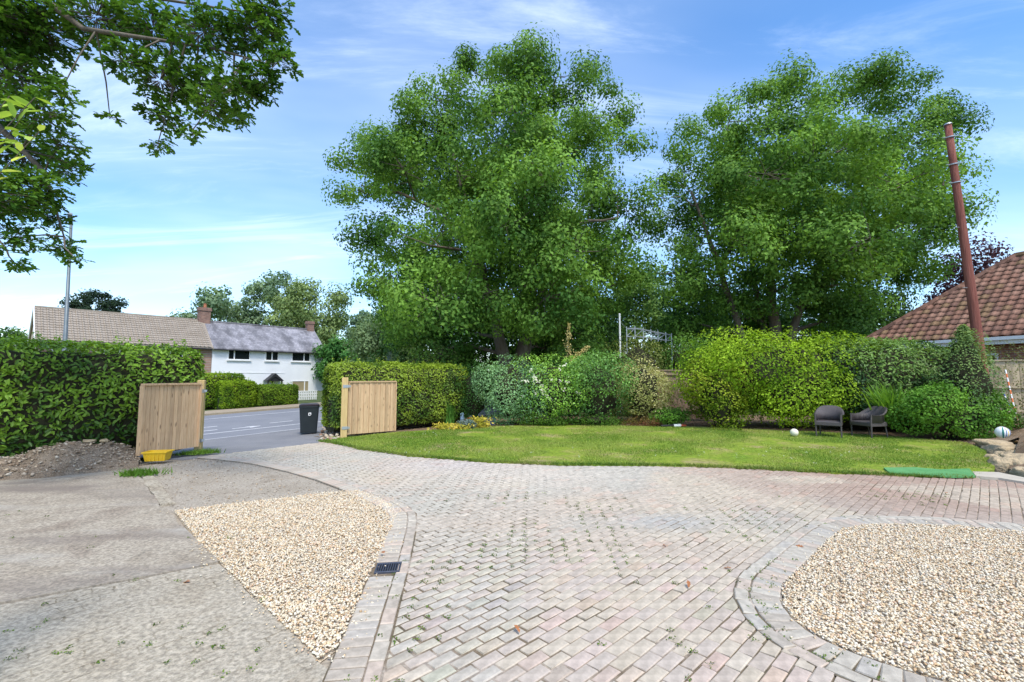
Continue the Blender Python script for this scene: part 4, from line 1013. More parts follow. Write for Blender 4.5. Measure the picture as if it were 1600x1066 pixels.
# local x along the eaves towards the viewer, local y = away to the right
def flip(o): return o
LEN = 14.0
MB().box(.45, LEN - .45, .45, 2 * BWID - .45, 0, EZ - BZ - .05).build('wall', M['red_brick'], bung)
ez = EZ - BZ; pk = ez + BWID * BPIT
brf2 = MB().add([(0, 0, ez), (LEN, 0, ez), (LEN, 2 * BWID, ez), (0, 2 * BWID, ez), (BWID, BWID, pk), (LEN - BWID, BWID, pk), (0, 0, ez - .1), (LEN, 0, ez - .1), (LEN, 2 * BWID, ez - .1), (0, 2 * BWID, ez - .1)],
                [(0, 1, 5, 4), (1, 2, 5), (2, 3, 4, 5), (3, 0, 4), (6, 7, 1, 0), (7, 8, 2, 1), (8, 9, 3, 2), (9, 6, 0, 3), (9, 8, 7, 6)]).build('roof', M['terracotta'], bung)
MB().box(-.08, LEN, -.10, .02, ez - .13, ez - .02).box(-.02, LEN, .0, .08, ez - .26, ez - .131).build('gutter', M['white_paint'], bung)
for (xa, xb) in ((2.2, 4.0), (6.5, 8.6)): 
    w = window(bung, xa, xb, 0.9, 2.1, (.5,)); w.location.y = .44
# roof tiles: rolled concrete tiles, each one a piece
slen = BWID * math.hypot(1, BPIT); dv = Vector((0, 1, BPIT)).normalized(); nvv = Vector((0, -BPIT, 1)).normalized()
TW, TG = 0.262, 0.275
def tile_mesh(c):
    pr = [(-.131, .012), (-.088, .02), (-.036, .05), (.018, .053), (.062, .02), (.133, .012)]
    V = [(x, 0, h_ + .028) for x, h_ in pr] + [(x, TG + .05, h_) for x, h_ in pr] + [(x, 0, h_) for x, h_ in pr]
    Fq = [(i, i + 1, i + 7, i + 6) for i in range(5)] + [(i + 12, i + 13, i + 1, i) for i in range(5)]
    return np.array(V), Fq, np.tile(c, (18, 1))
TC = [(0.195, 0.103, 0.070), (0.215, 0.113, 0.078), (0.175, 0.092, 0.064), (0.24, 0.135, 0.095), (0.19, 0.118, 0.066), (0.155, 0.085, 0.062)]
tms = []
for c in TC:
    v, f_, cc = tile_mesh(c); tms.append(mesh_data('roof_tile', v, f_, M['roof_tile'], cc))
pit = math.atan(BPIT); shown = 0; RV, RF, RC = [], [], []
cand = []
for j in range(int(slen / TG)):
    s0 = j * TG; lim = s0 / slen * BWID
    for i in range(int(LEN / TW)):
        x = i * TW + .135
        if x < lim + .1 or x > LEN - lim - .1: continue
        cand.append((x, s0))
mw = bung.matrix_basis
for x, s0 in cand:
    lp = Vector((x, 0, ez)) + dv * (s0 - .04) + nvv * .02
    wp = Vector((BC.x, BC.y, BZ)) + be * lp.x + Vector((-be.y, be.x, 0)) * lp.y + Vector((0, 0, lp.z))
    sx, sy = proj(*wp)
    if shown < 300 and sx < 1615:
        o = obj('roof_tile', random.choice(tms), brf2); o.location = lp + nvv * random.gauss(0, .004); o.rotation_euler = (pit, random.gauss(0, .012), random.gauss(0, .012)); shown += 1
    else:
        v, f_, cc = tile_mesh(random.choice(TC)); k = len(RV) * 18
        RV.append(np.array([tuple(lp + Vector((a, 0, 0)) + dv * b + nvv * c) for a, b, c in v])); RF += [tuple(q + k for q in f) for f in f_]; RC.append(cc)
setp(mesh_np('roof_tiles', np.concatenate(RV), RF, M['roof_tile'], brf2, np.concatenate(RC)), kind='stuff')
hipc = tms[0]
nh = 17
for k in range(nh):
    a, b = Vector((0, 0, ez)).lerp(Vector((BWID, BWID, pk)), k / nh), Vector((0, 0, ez)).lerp(Vector((BWID, BWID, pk)), (k + 1.08) / nh)
    MB().tube([a + Vector((0, 0, .03)), b + Vector((0, 0, .045))], [.12, .11], 8).build('hip_tile', M['roof_tile'], brf2, col=np.array(random.choice(TC)))
for k in range(14):
    a = Vector((BWID + k * .48, BWID, pk + .03)); MB().tube([a, a + Vector((.5, 0, .012))], [.125, .115], 8).build('ridge_tile', M['roof_tile'], brf2, col=np.array(random.choice(TC)))

# ------------------------------------------------------------------ hedges and planting
LAU0, LAU1 = (0.045, 0.115, 0.014), (0.21, 0.36, 0.030)
# the left-hand laurel hedge runs along the road boundary, its end at the gate post
hp0, hp1 = W(-14, 13.05), W(3.62, 13.25)
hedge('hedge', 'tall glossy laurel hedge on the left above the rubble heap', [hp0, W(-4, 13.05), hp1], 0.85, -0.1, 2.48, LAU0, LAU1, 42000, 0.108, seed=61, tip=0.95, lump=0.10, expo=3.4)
hedge('hedge', 'yellow-green clipped hedge behind the open right gate', [W(7.25, 13.6), W(9.5, 13.5), W(12.6, 13.3)], 0.95, -0.12, 2.27, (0.063, 0.138, 0.016), (0.287, 0.391, 0.034), 26000, 0.085, seed=62, tip=0.6, lump=0.10)
hb = gp(405, 641)
def far_hedge(label, pa, pb, n0, half, zt, seed, c0=(0.075, 0.16, 0.012), c1=(0.24, 0.36, 0.02)):
    def on(px):
        d = ray(px, 600); t_ = n0 / (NX[0] * d[0] + NX[1] * d[1]); return (d[0] * t_, d[1] * t_)
    a, b = on(pa), on(pb); z0 = float(gz(*a))
    hedge('hedge', label, [a, b], half, z0, zt - z0, c0, c1, 9000, 0.10, material='leaf', seed=seed, tip=0.5, lump=0.05, shape=L2, expo=4.5)
far_hedge('tall square-clipped bright green hedge in front of the white house', 304, 378, 32.6, 1.1, 1.88, 63)
far_hedge('square-ended bright hedge beside the far pavement', 342, 396, 30.3, 0.9, 1.42, 64)
far_hedge('lower rounded hedge under the porch of the white house', 398, 462, 30.4, 0.85, 1.16, 65, (0.06, 0.13, 0.012), (0.18, 0.29, 0.025))

def shr(name, label, px, base_py, top_py, wpx, Y, c0, c1, n, leaf, **k):
    b = at(px, base_py, Y); g = float(gz(b[0], Y)); zt = at(px, top_py, Y)[2]
    dep = k.pop('dep', 1.0); hw = wpx * Y / FPX / 2
    return shrub(name, label, (b[0], Y, g - 0.02), hw * 1.08, hw * dep, (zt - g), c0, c1, n, leaf, **k)
shr('conifer_shrub', 'dark rounded conifer squeezed between the clipped hedge and blue-green shrub', 742, 660, 560, 58, 17.0, (0.030, 0.090, 0.021), (0.075, 0.180, 0.038), 5000, 0.06, seed=71, lobes=7)
# central border: four neighbours grown into one bank
shr('shrub', 'blue-green small-leaved shrub at the left end of the central bank', 800, 662, 553, 122, 16.3, (0.139, 0.277, 0.130), (0.298, 0.496, 0.218), 13000, 0.065, seed=72, tip=0.4)
shr('shrub', 'mid green shrub with white flowers in the central bank', 864, 662, 551, 135, 16.4, (0.115, 0.269, 0.037), (0.331, 0.559, 0.074), 13000, 0.075, seed=73, tip=0.4, material='glossy_leaf')
shr('shrub', 'dark glossy shrub in the middle of the central bank', 930, 664, 552, 140, 16.3, (0.067, 0.168, 0.036), (0.226, 0.427, 0.090), 13000, 0.075, seed=74, tip=0.6, material='glossy_leaf')
shr('variegated_shrub', 'cream and yellow variegated shrub right of the dark glossy shrub', 1003, 662, 556, 104, 16.6, (0.30, 0.33, 0.10), (0.72, 0.66, 0.32), 10000, 0.07, seed=75, tip=0.3, core=True)
shr('low_shrub', 'low bright green plant at the foot of the variegated shrub', 1048, 667, 634, 62, 15.6, (0.065, 0.169, 0.023), (0.156, 0.325, 0.039), 2600, 0.065, seed=76)
shr('low_shrub', 'low leafy groundcover under the blue-green shrub', 850, 667, 645, 90, 15.6, (0.05, 0.12, 0.016), (0.12, 0.22, 0.03), 2200, 0.065, seed=77, dep=.5)
shr('low_shrub', 'low green edging plant under the dark glossy shrub', 935, 667, 645, 80, 15.6, (0.05, 0.12, 0.016), (0.11, 0.21, 0.03), 2000, 0.065, seed=78, dep=.5)
shr('red_groundcover', 'reddish groundcover patch under the variegated shrub', 1005, 668, 650, 60, 15.4, (0.20, 0.08, 0.04), (0.16, 0.16, 0.04), 1400, 0.055, seed=79, dep=.5, core=False)
shr('twiggy_shrub', 'grey-green twiggy shrub against the brown fence', 1066, 664, 590, 50, 15.9, (0.12, 0.12, 0.07), (0.16, 0.18, 0.09), 1100, 0.05, seed=80, core=False)
# the big golden hedge and its darker neighbour
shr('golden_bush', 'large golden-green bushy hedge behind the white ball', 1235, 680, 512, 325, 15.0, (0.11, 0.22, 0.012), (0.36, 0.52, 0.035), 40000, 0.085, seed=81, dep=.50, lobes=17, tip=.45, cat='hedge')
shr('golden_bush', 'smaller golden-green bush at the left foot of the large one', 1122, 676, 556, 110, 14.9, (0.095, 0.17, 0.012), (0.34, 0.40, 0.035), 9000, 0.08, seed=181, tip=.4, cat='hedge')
hedge('hedge', 'dark green glossy laurel behind the rattan chairs', [at(1285, 640, 15.0)[:2], at(1380, 640, 14.4)[:2], at(1478, 640, 14.3)[:2]], 1.35, 0.0, 2.85, (0.036, 0.096, 0.024), (0.180, 0.300, 0.060), 17000, 0.11, seed=82, tip=0.8, lump=0.34, top_tilt=-0.05, expo=2.2, lscale=.9)
shr('dwarf_conifer', 'bushy dwarf conifer in front of the leaning pole', 1513, 650, 506, 112, 12.3, (0.094, 0.186, 0.068), (0.220, 0.321, 0.101), 14000, 0.06, seed=83, spire=True, up=0.9)
shr('shrub', 'large fresh green shrub on the right edge of the lawn', 1488, 692, 592, 172, 12.2, (0.062, 0.169, 0.022), (0.181, 0.362, 0.050), 15000, 0.07, seed=84, dep=.62, tip=.4)
shr('shrub', 'loose green climber spilling over the right fence', 1578, 600, 530, 60, 13.6, (0.12, 0.15, 0.05), (0.20, 0.22, 0.09), 2600, 0.055, seed=85, core=False)
shr('shrub', 'ivy-like foliage below the agility poles', 1585, 690, 640, 40, 12.4, (0.05, 0.12, 0.02), (0.13, 0.22, 0.05), 1500, 0.055, seed=86, core=False)
# behind the border
shr('shrub', 'pale sage-green round bush behind the clipped hedge', 668, 620, 530, 118, 24.0, (0.172, 0.258, 0.086), (0.328, 0.421, 0.156), 9000, 0.085, seed=87)
shr('shrub', 'silvery conical shrub behind the clipped hedge', 608, 620, 548, 36, 26.0, (0.16, 0.22, 0.17), (0.24, 0.30, 0.24), 2200, 0.09, seed=88, spire=True)
shr('shrub', 'olive-green bush behind the variegated shrub', 996, 620, 519, 120, 19.3, (0.135, 0.176, 0.041), (0.270, 0.317, 0.088), 7500, 0.075, seed=89)
shr('shrub', 'fresh green bush between the gantry and the golden hedge', 1076, 620, 514, 96, 19.3, (0.063, 0.161, 0.028), (0.168, 0.322, 0.063), 7500, 0.085, seed=90)
shr('shrub', 'leafy green bush under the flower spikes', 900, 620, 532, 110, 20.0, (0.056, 0.154, 0.035), (0.154, 0.294, 0.070), 7500, 0.085, seed=91)
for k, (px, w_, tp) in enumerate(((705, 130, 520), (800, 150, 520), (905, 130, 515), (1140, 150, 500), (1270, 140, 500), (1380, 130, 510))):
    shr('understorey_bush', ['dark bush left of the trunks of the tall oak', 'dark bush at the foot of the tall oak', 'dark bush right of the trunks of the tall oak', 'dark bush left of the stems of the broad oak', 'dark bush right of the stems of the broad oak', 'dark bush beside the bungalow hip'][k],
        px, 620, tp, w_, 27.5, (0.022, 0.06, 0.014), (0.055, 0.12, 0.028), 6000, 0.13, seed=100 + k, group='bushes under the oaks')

# white flowers in the central bank
fl = []
for k in range(26):
    p = at(random.gauss(852, 26), random.gauss(608, 14), 15.35); fl.append(p)
fl = np.array(fl); q = np.repeat(fl, 6, 0) + rng.normal(0, 0.035, (len(fl) * 6, 3))
fr_ = thing('white_flowers', 'clusters of small white flowers on the mid green shrub', 'flowers', tuple(fl[0])); leaf_obj('petals', q - fl[0], rng.normal(0, .4, q.shape) + np.array((0, -1, .6)), rng.uniform(.05, .09, len(q)), L2, np.tile((.80, .78, .62), (len(q), 1)), fr_, 'petal')['kind'] = 'stuff'

# sword-leaved clumps
def blades(name, label, base, n, L, spread, c0, c1, w=0.035, cat='plant', lean=(0, 0)):
    root = thing(name, label, cat, base); V, F, col = [], [], []
    for k in range(n):
        a = random.uniform(0, 6.28); s = spread * random.uniform(.2, 1); l = L * random.uniform(.65, 1.1)
        dx, dy = math.cos(a) * s + lean[0], math.sin(a) * s + lean[1]; tx, ty = -math.sin(a) * w / 2, math.cos(a) * w / 2
        if abs(tx) < abs(ty) * .4: tx = w / 2 * .6
        b = len(V); ox, oy = random.gauss(0, spread * .2), random.gauss(0, spread * .2)
        for t_, ww in ((0, .7), (.35, 1), (.7, .8), (1, .05)):
            z = l * (t_ - .28 * s / max(L, .1) * t_ * t_ * 1.4); p = (ox + dx * t_ ** 1.5, oy + dy * t_ ** 1.5, z)
            V += [(p[0] - tx * ww, p[1] - ty * ww, p[2]), (p[0] + tx * ww, p[1] + ty * ww, p[2])]
        F += [(b, b + 1, b + 3, b + 2), (b + 2, b + 3, b + 5, b + 4), (b + 4, b + 5, b + 7, b + 6)]
        t_ = random.random(); col += [np.array(c0) * (1 - t_) + np.array(c1) * t_] * 8
    mesh_np('leaf_blades', np.array(V), np.array(F), M['leaf'], root, np.array(col), True); return root
def gpt(px, py, dz=0.0):
    x, y = gp(px, py); return (x, y, float(gz(x, y)) + dz)
blades('iris_clump', 'upright clump of green sword leaves in the left flower bed', gpt(702, 665), 110, 0.92, 0.34, (0.07, 0.20, 0.03), (0.16, 0.36, 0.06))
blades('sword_leaf_clump', 'arching light green sword-leaved clump right of the chairs', (10.6, 12.9, 0.35), 150, 1.25, 0.75, (0.10, 0.24, 0.03), (0.25, 0.42, 0.06), 0.045, lean=(-.25, -.1))
for (px, py, lab, n) in ((693, 672, 'yellow-leaved plant at the front left of the flower bed', 60), (722, 672, 'yellow-leaved plant beside the grey lavender', 50), (752, 669, 'larger yellow-green plant at the right of the flower bed', 90)):
    b = gpt(px, py); m = n * 4; pp = np.c_[rng.normal(0, .17, m), rng.normal(0, .12, m), rng.uniform(.02, .20 if px < 740 else .34, m)]
    t_ = thing('yellow_plant', lab, 'plant', b, 0, 'yellow-leaved bedding plants'); leaf_obj('leaf_rosette', pp, rng.normal(0, .5, pp.shape) + np.array((0, -.4, .8)), rng.uniform(.06, .13, m), L4, tones(pp, (0.38, 0.36, 0.04), (0.66, 0.52, 0.10), 5, 3), t_, 'leaf')['kind'] = 'stuff'
b = gpt(728, 671)
lv = shrub('lavender', 'low grey-blue lavender mound among the yellow plants', b, .33, .28, .34, (0.13, 0.20, 0.16), (0.25, 0.31, 0.30), 1600, .05, 'plant', seed=120)
# flower spikes behind the bank
for (pts, lab) in ((((888, 566), (888, 535), (889, 505)), 'tall upright cream flower spike above the central bank'), (((893, 568), (905, 552), (920, 541)), 'leaning cream flower spike beside the taller one')):
    Y = 17.6; p = [at(x, y, Y) for x, y in pts]; b = p[0].copy(); b[2] = float(gz(b[0], Y))
    t_ = thing('flower_spike', lab, 'flower', tuple(b)); MB().tube([np.zeros(3), p[0] - b, p[1] - b, p[2] - b], [.02, .018, .015, .008], 6).build('stem', M['inner_twigs'], t_)
    k = rng.random(240); q = np.where(k[:, None] < .5, p[0] + (p[1] - p[0]) * (k[:, None] * 2), p[1] + (p[2] - p[1]) * ((k[:, None] - .5) * 2)); q = q + rng.normal(0, 1, q.shape) * (0.10 * (1.1 - k))[:, None]
    leaf_obj('florets', q - b, rng.normal(0, .6, q.shape) + np.array((0, -.7, .4)), rng.uniform(.05, .09, len(q)), L2, tones(q, (0.48, 0.40, 0.16), (0.62, 0.50, 0.20), 4, 4), t_, 'petal')['kind'] = 'stuff'

# ------------------------------------------------------------------ gates and posts
def gate(name, label, hinge, free, ztop, zb_h, zb_f, nboards, post_side):
    hinge, free = Vector(hinge), Vector(free); d = free - hinge; L = d.length; ang = math.atan2(d.y, d.x)
    gt = thing(name, label, 'gate', (hinge.x, hinge.y, 0), ang)
    w = L / nboards
    for k in range(nboards):
        x = (k + .5) * w; zb = zb_h + (zb_f - zb_h) * x / L
        MB().box(x - w * .46, x + w * .46, -.009 - .015 * (k % 2), .009 - .003 * (k % 2), zb, ztop - .03, .003).build('board', M['gate_wood'], gt)
    MB().box(-.01, L + .01, -.045, .05, ztop - .028, ztop + .012, .004).build('cap_rail', M['gate_wood'], gt)
    for z in (zb_h + .18, (zb_h + ztop) / 2, ztop - .2): MB().box(0, L, post_side * .012 if post_side > 0 else -.07, .07 if post_side > 0 else -.0145, z - .06, z + .06).build('rail', M['gate_wood'], gt)
    MB().box(-.035, .0, -.03, .04, zb_h, ztop - .03).build('stile', M['gate_wood'], gt); MB().box(L, L + .035, -.03, .04, zb_f, ztop - .03).build('stile', M['gate_wood'], gt)
    return gt
lh, lf = at(310, 640, 10.4), at(221, 640, 9.15)
zl = at(221, 600.5, 9.15)[2]
gate('gate', 'weathered board gate standing open by the rubble heap on the left', lh[:2], lf[:2], zl, at(310, 698, 10.4)[2], at(224, 712, 9.15)[2], 15, -1)
rh, rf_ = at(545, 640, 13.1), at(617, 640, 14.35)
zr = at(545, 596.5, 13.1)[2]
gate('gate', 'clean pale board gate standing open against the right hedge', rh[:2], rf_[:2], zr, at(545, 679, 13.1)[2], at(617, 673, 14.35)[2], 17, 1)
def post(label, px, Y, top_py, w):
    p = at(px, 640, Y); g = float(gz(p[0], Y)); zt = at(px, top_py, Y)[2]
    t_ = thing('gate_post', label, 'gate post', (p[0], Y, g - .05), R(20))
    MB().box(-w / 2, w / 2, -w / 2, w / 2, 0, zt - g + .05, .012).build('post', M['post_wood'], t_)
    for z in (.35, zt - g - .2): MB().box(-w * .3, w * .62, -w / 2 - .012, -w / 2 - .002, z - .04, z + .04).obox((w * .55, -w / 2 - .012, z), (w * .9, -w / 2 + .01, z), .03, .05).build('hinge', M['galvanised'], t_)
post('square honey-coloured post carrying the right gate beside the bin', 538, 13.05, 590, .17)
post('gate post behind the far edge of the left gate', 313, 10.62, 594, .14)

# ------------------------------------------------------------------ wheelie bin
bx, by = gp(482, 677)
bn = thing('wheelie_bin', 'dark wheeled rubbish bin standing on the tarmac beside the hedge', 'bin', (bx, by, float(gz(bx, by))), R(24))
bh_ = 0.98; m_ = MB()
def taper(m_, w0, d0, w1, d1, z0, z1, b=.03):
    def ring(w, d, z): return [(-w / 2 + b, -d / 2, z), (w / 2 - b, -d / 2, z), (w / 2, -d / 2 + b, z), (w / 2, d / 2 - b, z), (w / 2 - b, d / 2, z), (-w / 2 + b, d / 2, z), (-w / 2, d / 2 - b, z), (-w / 2, -d / 2 + b, z)]
    m_.add(ring(w0, d0, z0) + ring(w1, d1, z1), [tuple(range(7, -1, -1)), tuple(range(8, 16))] + [(i, (i + 1) % 8, (i + 1) % 8 + 8, i + 8) for i in range(8)]); return m_
taper(m_, .50, .54, .60, .68, .04, .88); taper(m_, .63, .72, .63, .72, .88, .925, .04); m_.build('body', M['bin_plastic'], bn)
l = MB(); taper(l, .62, .72, .63, .74, .93, .955, .05); taper(l, .60, .70, .52, .60, .956, .99, .06); l.build('lid', M['bin_lid'], bn)
for sx in (-1, 1):
    wv = MB().tube([(sx * .20 + (.0), .27, .10), (sx * .26, .27, .10)], [.10, .10], 16); wv.build('wheel', M['rubber'], bn)
MB().obox((-.24, .37, .93), (.24, .37, .93), .03, .03).obox((-.2, .33, .92), (-.2, .38, .93), .03, .03).obox((.2, .33, .92), (.2, .38, .93), .03, .03).build('handle', M['bin_plastic'], bn)
em = MB()
zc, yf = .66, -.322
for (a, b_, c_, d_) in ((-.045, -.02, -.05, .05), (-.018, .04, .02, .05), (.012, .045, -.015, .018), (-.018, .03, -.05, -.03)): em.box(a + .02, b_ + .02, yf - .004, yf + .012, zc + c_, zc + d_)
em.build('emblem', M['white_paint'], bn)

# yellow tub
tx, ty = gp(246, 723)
tb_ = thing('yellow_tub', 'small yellow plastic tub on the dirt below the left gate', 'tub', (tx, ty, 0.0), R(12))
o_ = MB()
def frust(m_, w0, d0, w1, d1, z0, z1, inner=.012):
    A = [(-w0 / 2, -d0 / 2, z0), (w0 / 2, -d0 / 2, z0), (w0 / 2, d0 / 2, z0), (-w0 / 2, d0 / 2, z0), (-w1 / 2, -d1 / 2, z1), (w1 / 2, -d1 / 2, z1), (w1 / 2, d1 / 2, z1), (-w1 / 2, d1 / 2, z1)]
    B = [(x * .93, y * .9, z + (.012 if k < 4 else 0)) for k, (x, y, z) in enumerate(A)]
    m_.add(A + B, [(3, 2, 1, 0), (8, 9, 10, 11)] + [(i, (i + 1) % 4, (i + 1) % 4 + 4, i + 4) for i in range(4)] + [(i + 12, (i + 1) % 4 + 12, (i + 1) % 4 + 8, i + 8) for i in range(4)] + [(i + 4, (i + 1) % 4 + 4, (i + 1) % 4 + 12, i + 12) for i in range(4)])
frust(o_, .34, .22, .40, .28, 0, .17); o_.build('body', M['yellow_plastic'], tb_)
rm = MB()
for a in ((-.22, .22, -.155, -.135), (-.22, .22, .135, .155), (-.22, -.195, -.135, .135), (.195, .22, -.135, .135)): rm.box(a[0], a[1], a[2], a[3], .16, .182, .004)
rm.build('rim', M['yellow_plastic'], tb_)
for k in range(5): MB().box(-.13 + k * .065 - .005, -.13 + k * .065 + .005, -.142, -.118, .01, .15).build('rib', M['yellow_plastic'], tb_)

# ------------------------------------------------------------------ rubble heap under the hedge
def heap():
    a, b = np.array((-9.9, 7.4)), np.array((-7.55, 9.35)); n = 60; m = 26
    d = (b - a) / np.linalg.norm(b - a); p = np.array((-d[1], d[0])); L = np.linalg.norm(b - a); V = []
    for i in range(n):
        for j in range(m):
            s, t_ = i / (n - 1), j / (m - 1) * 2 - 1
            q = a + d * L * s + p * t_ * 1.0 + p * .12
            hgt = 0.43 * (0.35 + 0.65 * min(1, s * 1.5)) * max(0, 1 - abs(t_) ** 1.7) * (1 - max(0, s - .85) * 4) * math.sin(min(1, s * 3.0) * math.pi / 2)
            V.append((q[0], q[1], max(0, hgt)))
    V = np.array(V); k = fbm(V * 3, 7, 3) - .5; V[:, 2] = V[:, 2] * (1 + .5 * k) + .10 * k * (V[:, 2] > .02) + fbm(V * 14, 9, 2) * .05 * (V[:, 2] > .02) - .03 + gz(V[:, 0], V[:, 1])
    Fq = np.array([(i * m + j, (i + 1) * m + j, (i + 1) * m + j + 1, i * m + j + 1) for i in range(n - 1) for j in range(m - 1)])
    return V, Fq
hv, hf = heap()
rt = thing('rubble_heap', 'heap of dug soil and stony rubble beside the left gate', 'heap', tuple(hv[len(hv) // 2] * (1, 1, 0)))
mesh_np('soil_mound', hv - np.array(rt.location), hf, M['mound'], rt, None, True)
k = rng.choice(len(hv), 4200); q = hv[k] + rng.normal(0, .035, (4200, 3)) * (1, 1, .0); ok = q[:, 2] > -.0
q = q[ok] - np.array(rt.location)
stones('loose_stones', q[:, :2], q[:, 2] + .008, rng.gamma(1.6, .006, len(q)) + .006, [(.38, .31, .23), (.30, .23, .16), (.48, .42, .33), (.24, .17, .11), (.54, .43, .29)], [.3, .3, .12, .2, .08], rt)
for (px, py, s) in ((141, 690, .13), (163, 689, .10)):
    p = at(px, py, 9.15); st = MB(); v = ICO * np.array((s, s * .8, s * .45)) * (1 + rng.normal(0, .12, (12, 1))); st.add(v + p - np.array(rt.location), [tuple(f) for f in ICOF]); st.build('stone', M['rock'], rt)
# weeds at the foot of the left hedge
pw = scatter([(-11.5, 6.4), (-9.0, 8.15), (-8.6, 8.9), (-9.4, 9.4), (-12.5, 7.2)], 2600); pz = rng.uniform(0, .28, len(pw)) * fbm(pw * 2, 4, 2) * 1.6
lq = np.c_[pw, pz]
wd = leaf_obj('weeds', lq, rng.normal(0, .5, lq.shape) + np.array((.3, -.3, .8)), rng.uniform(.05, .11, len(lq)), L2, tones(lq, (0.035, 0.085, 0.02), (0.10, 0.17, 0.04), 2, 5), None)
setp(wd, 'dark green weeds creeping at the foot of the left hedge', 'weeds', None, 'stuff')

# ------------------------------------------------------------------ grass, daisies, weeds in the joints
def grass_obj(name, P, h, c0, c1, label, wid=0.007, seed=1):
    n = len(P); z = gz(P[:, 0], P[:, 1]) + .015; a = rng.uniform(0, 6.28, n); hh = h * rng.uniform(.5, 1.3, n); ln = rng.normal(0, .55, (n, 2)) * hh[:, None]
    w = wid * rng.uniform(.7, 1.4, n)
    V = np.stack([np.c_[P[:, 0] - np.cos(a) * w, P[:, 1] - np.sin(a) * w, z], np.c_[P[:, 0] + np.cos(a) * w, P[:, 1] + np.sin(a) * w, z], np.c_[P + ln, z + hh]], 1).reshape(-1, 3)
    col = tones(np.c_[P, z], c0, c1, 0.8, seed, .15)
    o = mesh_np(name, V, np.arange(n * 3).reshape(-1, 3), M['grass_blade'], None, np.repeat(col, 3, 0)); return setp(o, label, 'grass', None, 'stuff')
pg = scatter(LAWN, 150000); dn = fbm(pg * .9, 31, 3); pg = pg[dn + rng.normal(0, .06, len(pg)) < .60]
grass_obj('lawn_grass', pg, 0.034, (0.155, 0.26, 0.035), (0.34, 0.40, 0.09), 'short mown lawn grass across the garden', .008, 3)
edge = []
for a, b in zip(lawn_near, lawn_near[1:]):
    m = int(math.dist(a, b) * 420); t_ = rng.random(m); edge.append(np.c_[a[0] + (b[0] - a[0]) * t_, a[1] + (b[1] - a[1]) * t_] + rng.normal(0, .035, (m, 2)))
grass_obj('edge_grass', np.concatenate(edge), 0.05, (0.10, 0.19, 0.025), (0.22, 0.27, 0.06), 'longer grass along the lawn edge by the blocks', .007, 4)
tf = []
for (px, py, r_, n_) in ((318, 710, .16, 420), (222, 743, .16, 300), (208, 744, .08, 120), (290, 712, .10, 120)):
    c_ = gp(px, py); tf.append(rng.normal(0, 1, (n_, 2)) * (r_, r_ * .6) + np.array(c_))
grass_obj('grass_tufts', np.concatenate(tf), 0.10, (0.08, 0.19, 0.02), (0.17, 0.30, 0.04), 'green grass tufts on the dirt in front of the left gate', .010, 5)
pd = scatter(LAWN, 400); pd = pd[fbm(pd * .5, 77, 2) > .58][:60]
qd = np.repeat(np.c_[pd, gz(pd[:, 0], pd[:, 1]) + .05], 5, 0) + rng.normal(0, .012, (len(pd) * 5, 3))
setp(leaf_obj('daisies', qd, rng.normal(0, .3, qd.shape) + np.array((0, -.4, 1)), rng.uniform(.010, .02, len(qd)), L2, np.tile((.8, .8, .72), (len(qd), 1)), None, 'petal'), 'tiny white daisies scattered over the lawn', 'daisies', None, 'stuff')
# moss and little weeds growing in the joints
mp_ = []
jn = Pb[(np.abs(scr[:, 0] - 1000) < 480) & (scr[:, 1] > 770)]
dens_ = fbm(jn * 1.1 + 5, 91, 3); jn = jn[dens_ + rng.normal(0, .06, len(jn)) + np.clip(jn[:, 0] * .05, -.12, .03) > .61]
mp_.append(jn + np.outer(rng.choice((-.5, .5), len(jn)) * LP, E1) * .98 + rng.normal(0, .012, (len(jn), 2)))
for p, d in resample(kerbR[8:16], 0.05):
    if random.random() < .7: nrm = Vector((-d.y, d.x)); o2 = p + nrm * random.choice((0.0, .1, .1, .1, .16, .24)); mp_.append(np.array([(o2.x, o2.y)]))
for (px, py) in ((1045, 985), (1050, 1000), (1062, 1010), (1080, 1018), (1085, 1020), (1140, 893), (1110, 1040), (1075, 1060), (940, 1008), (150, 840), (285, 980), (70, 945), (95, 840), (32, 800), (330, 990), (345, 985)): mp_.append(np.array([gp(px, py)]))
for k in range(34):
    mp_.append(np.array([gp(random.uniform(0, 470), random.uniform(800, 1060))]) + np.array([(0, 0)]))
mp_ = np.concatenate(mp_); kk = np.repeat(np.arange(len(mp_)), 14)
qm = np.c_[mp_[kk] + rng.normal(0, .013, (len(kk), 2)), rng.uniform(0, .016, len(kk)) + gz(mp_[kk][:, 0], mp_[kk][:, 1])]
setp(leaf_obj('joint_weeds', qm, rng.normal(0, .5, qm.shape) + np.array((0, 0, .8)), rng.uniform(.008, .02, len(qm)), L2, tones(qm, (0.07, 0.11, 0.02), (0.15, 0.24, 0.035), 6, 6), None), 'moss and small weeds growing in the paving joints', 'weeds', None, 'stuff')
# leaf litter on the border soil
pl = scatter(bed, 3500); pl = pl[pl[:, 1] < 17]; ql = np.c_[pl, gz(pl[:, 0], pl[:, 1]) + rng.uniform(.0, .03, len(pl))]
setp(leaf_obj('leaf_litter', ql, rng.normal(0, .35, ql.shape) + np.array((0, 0, 1)), rng.uniform(.03, .07, len(ql)), L2, tones(ql, (0.20, 0.12, 0.065), (0.42, 0.30, 0.18), 3, 8), None, 'petal'), 'dry brown leaf litter on the border soil', 'leaf litter', None, 'stuff')
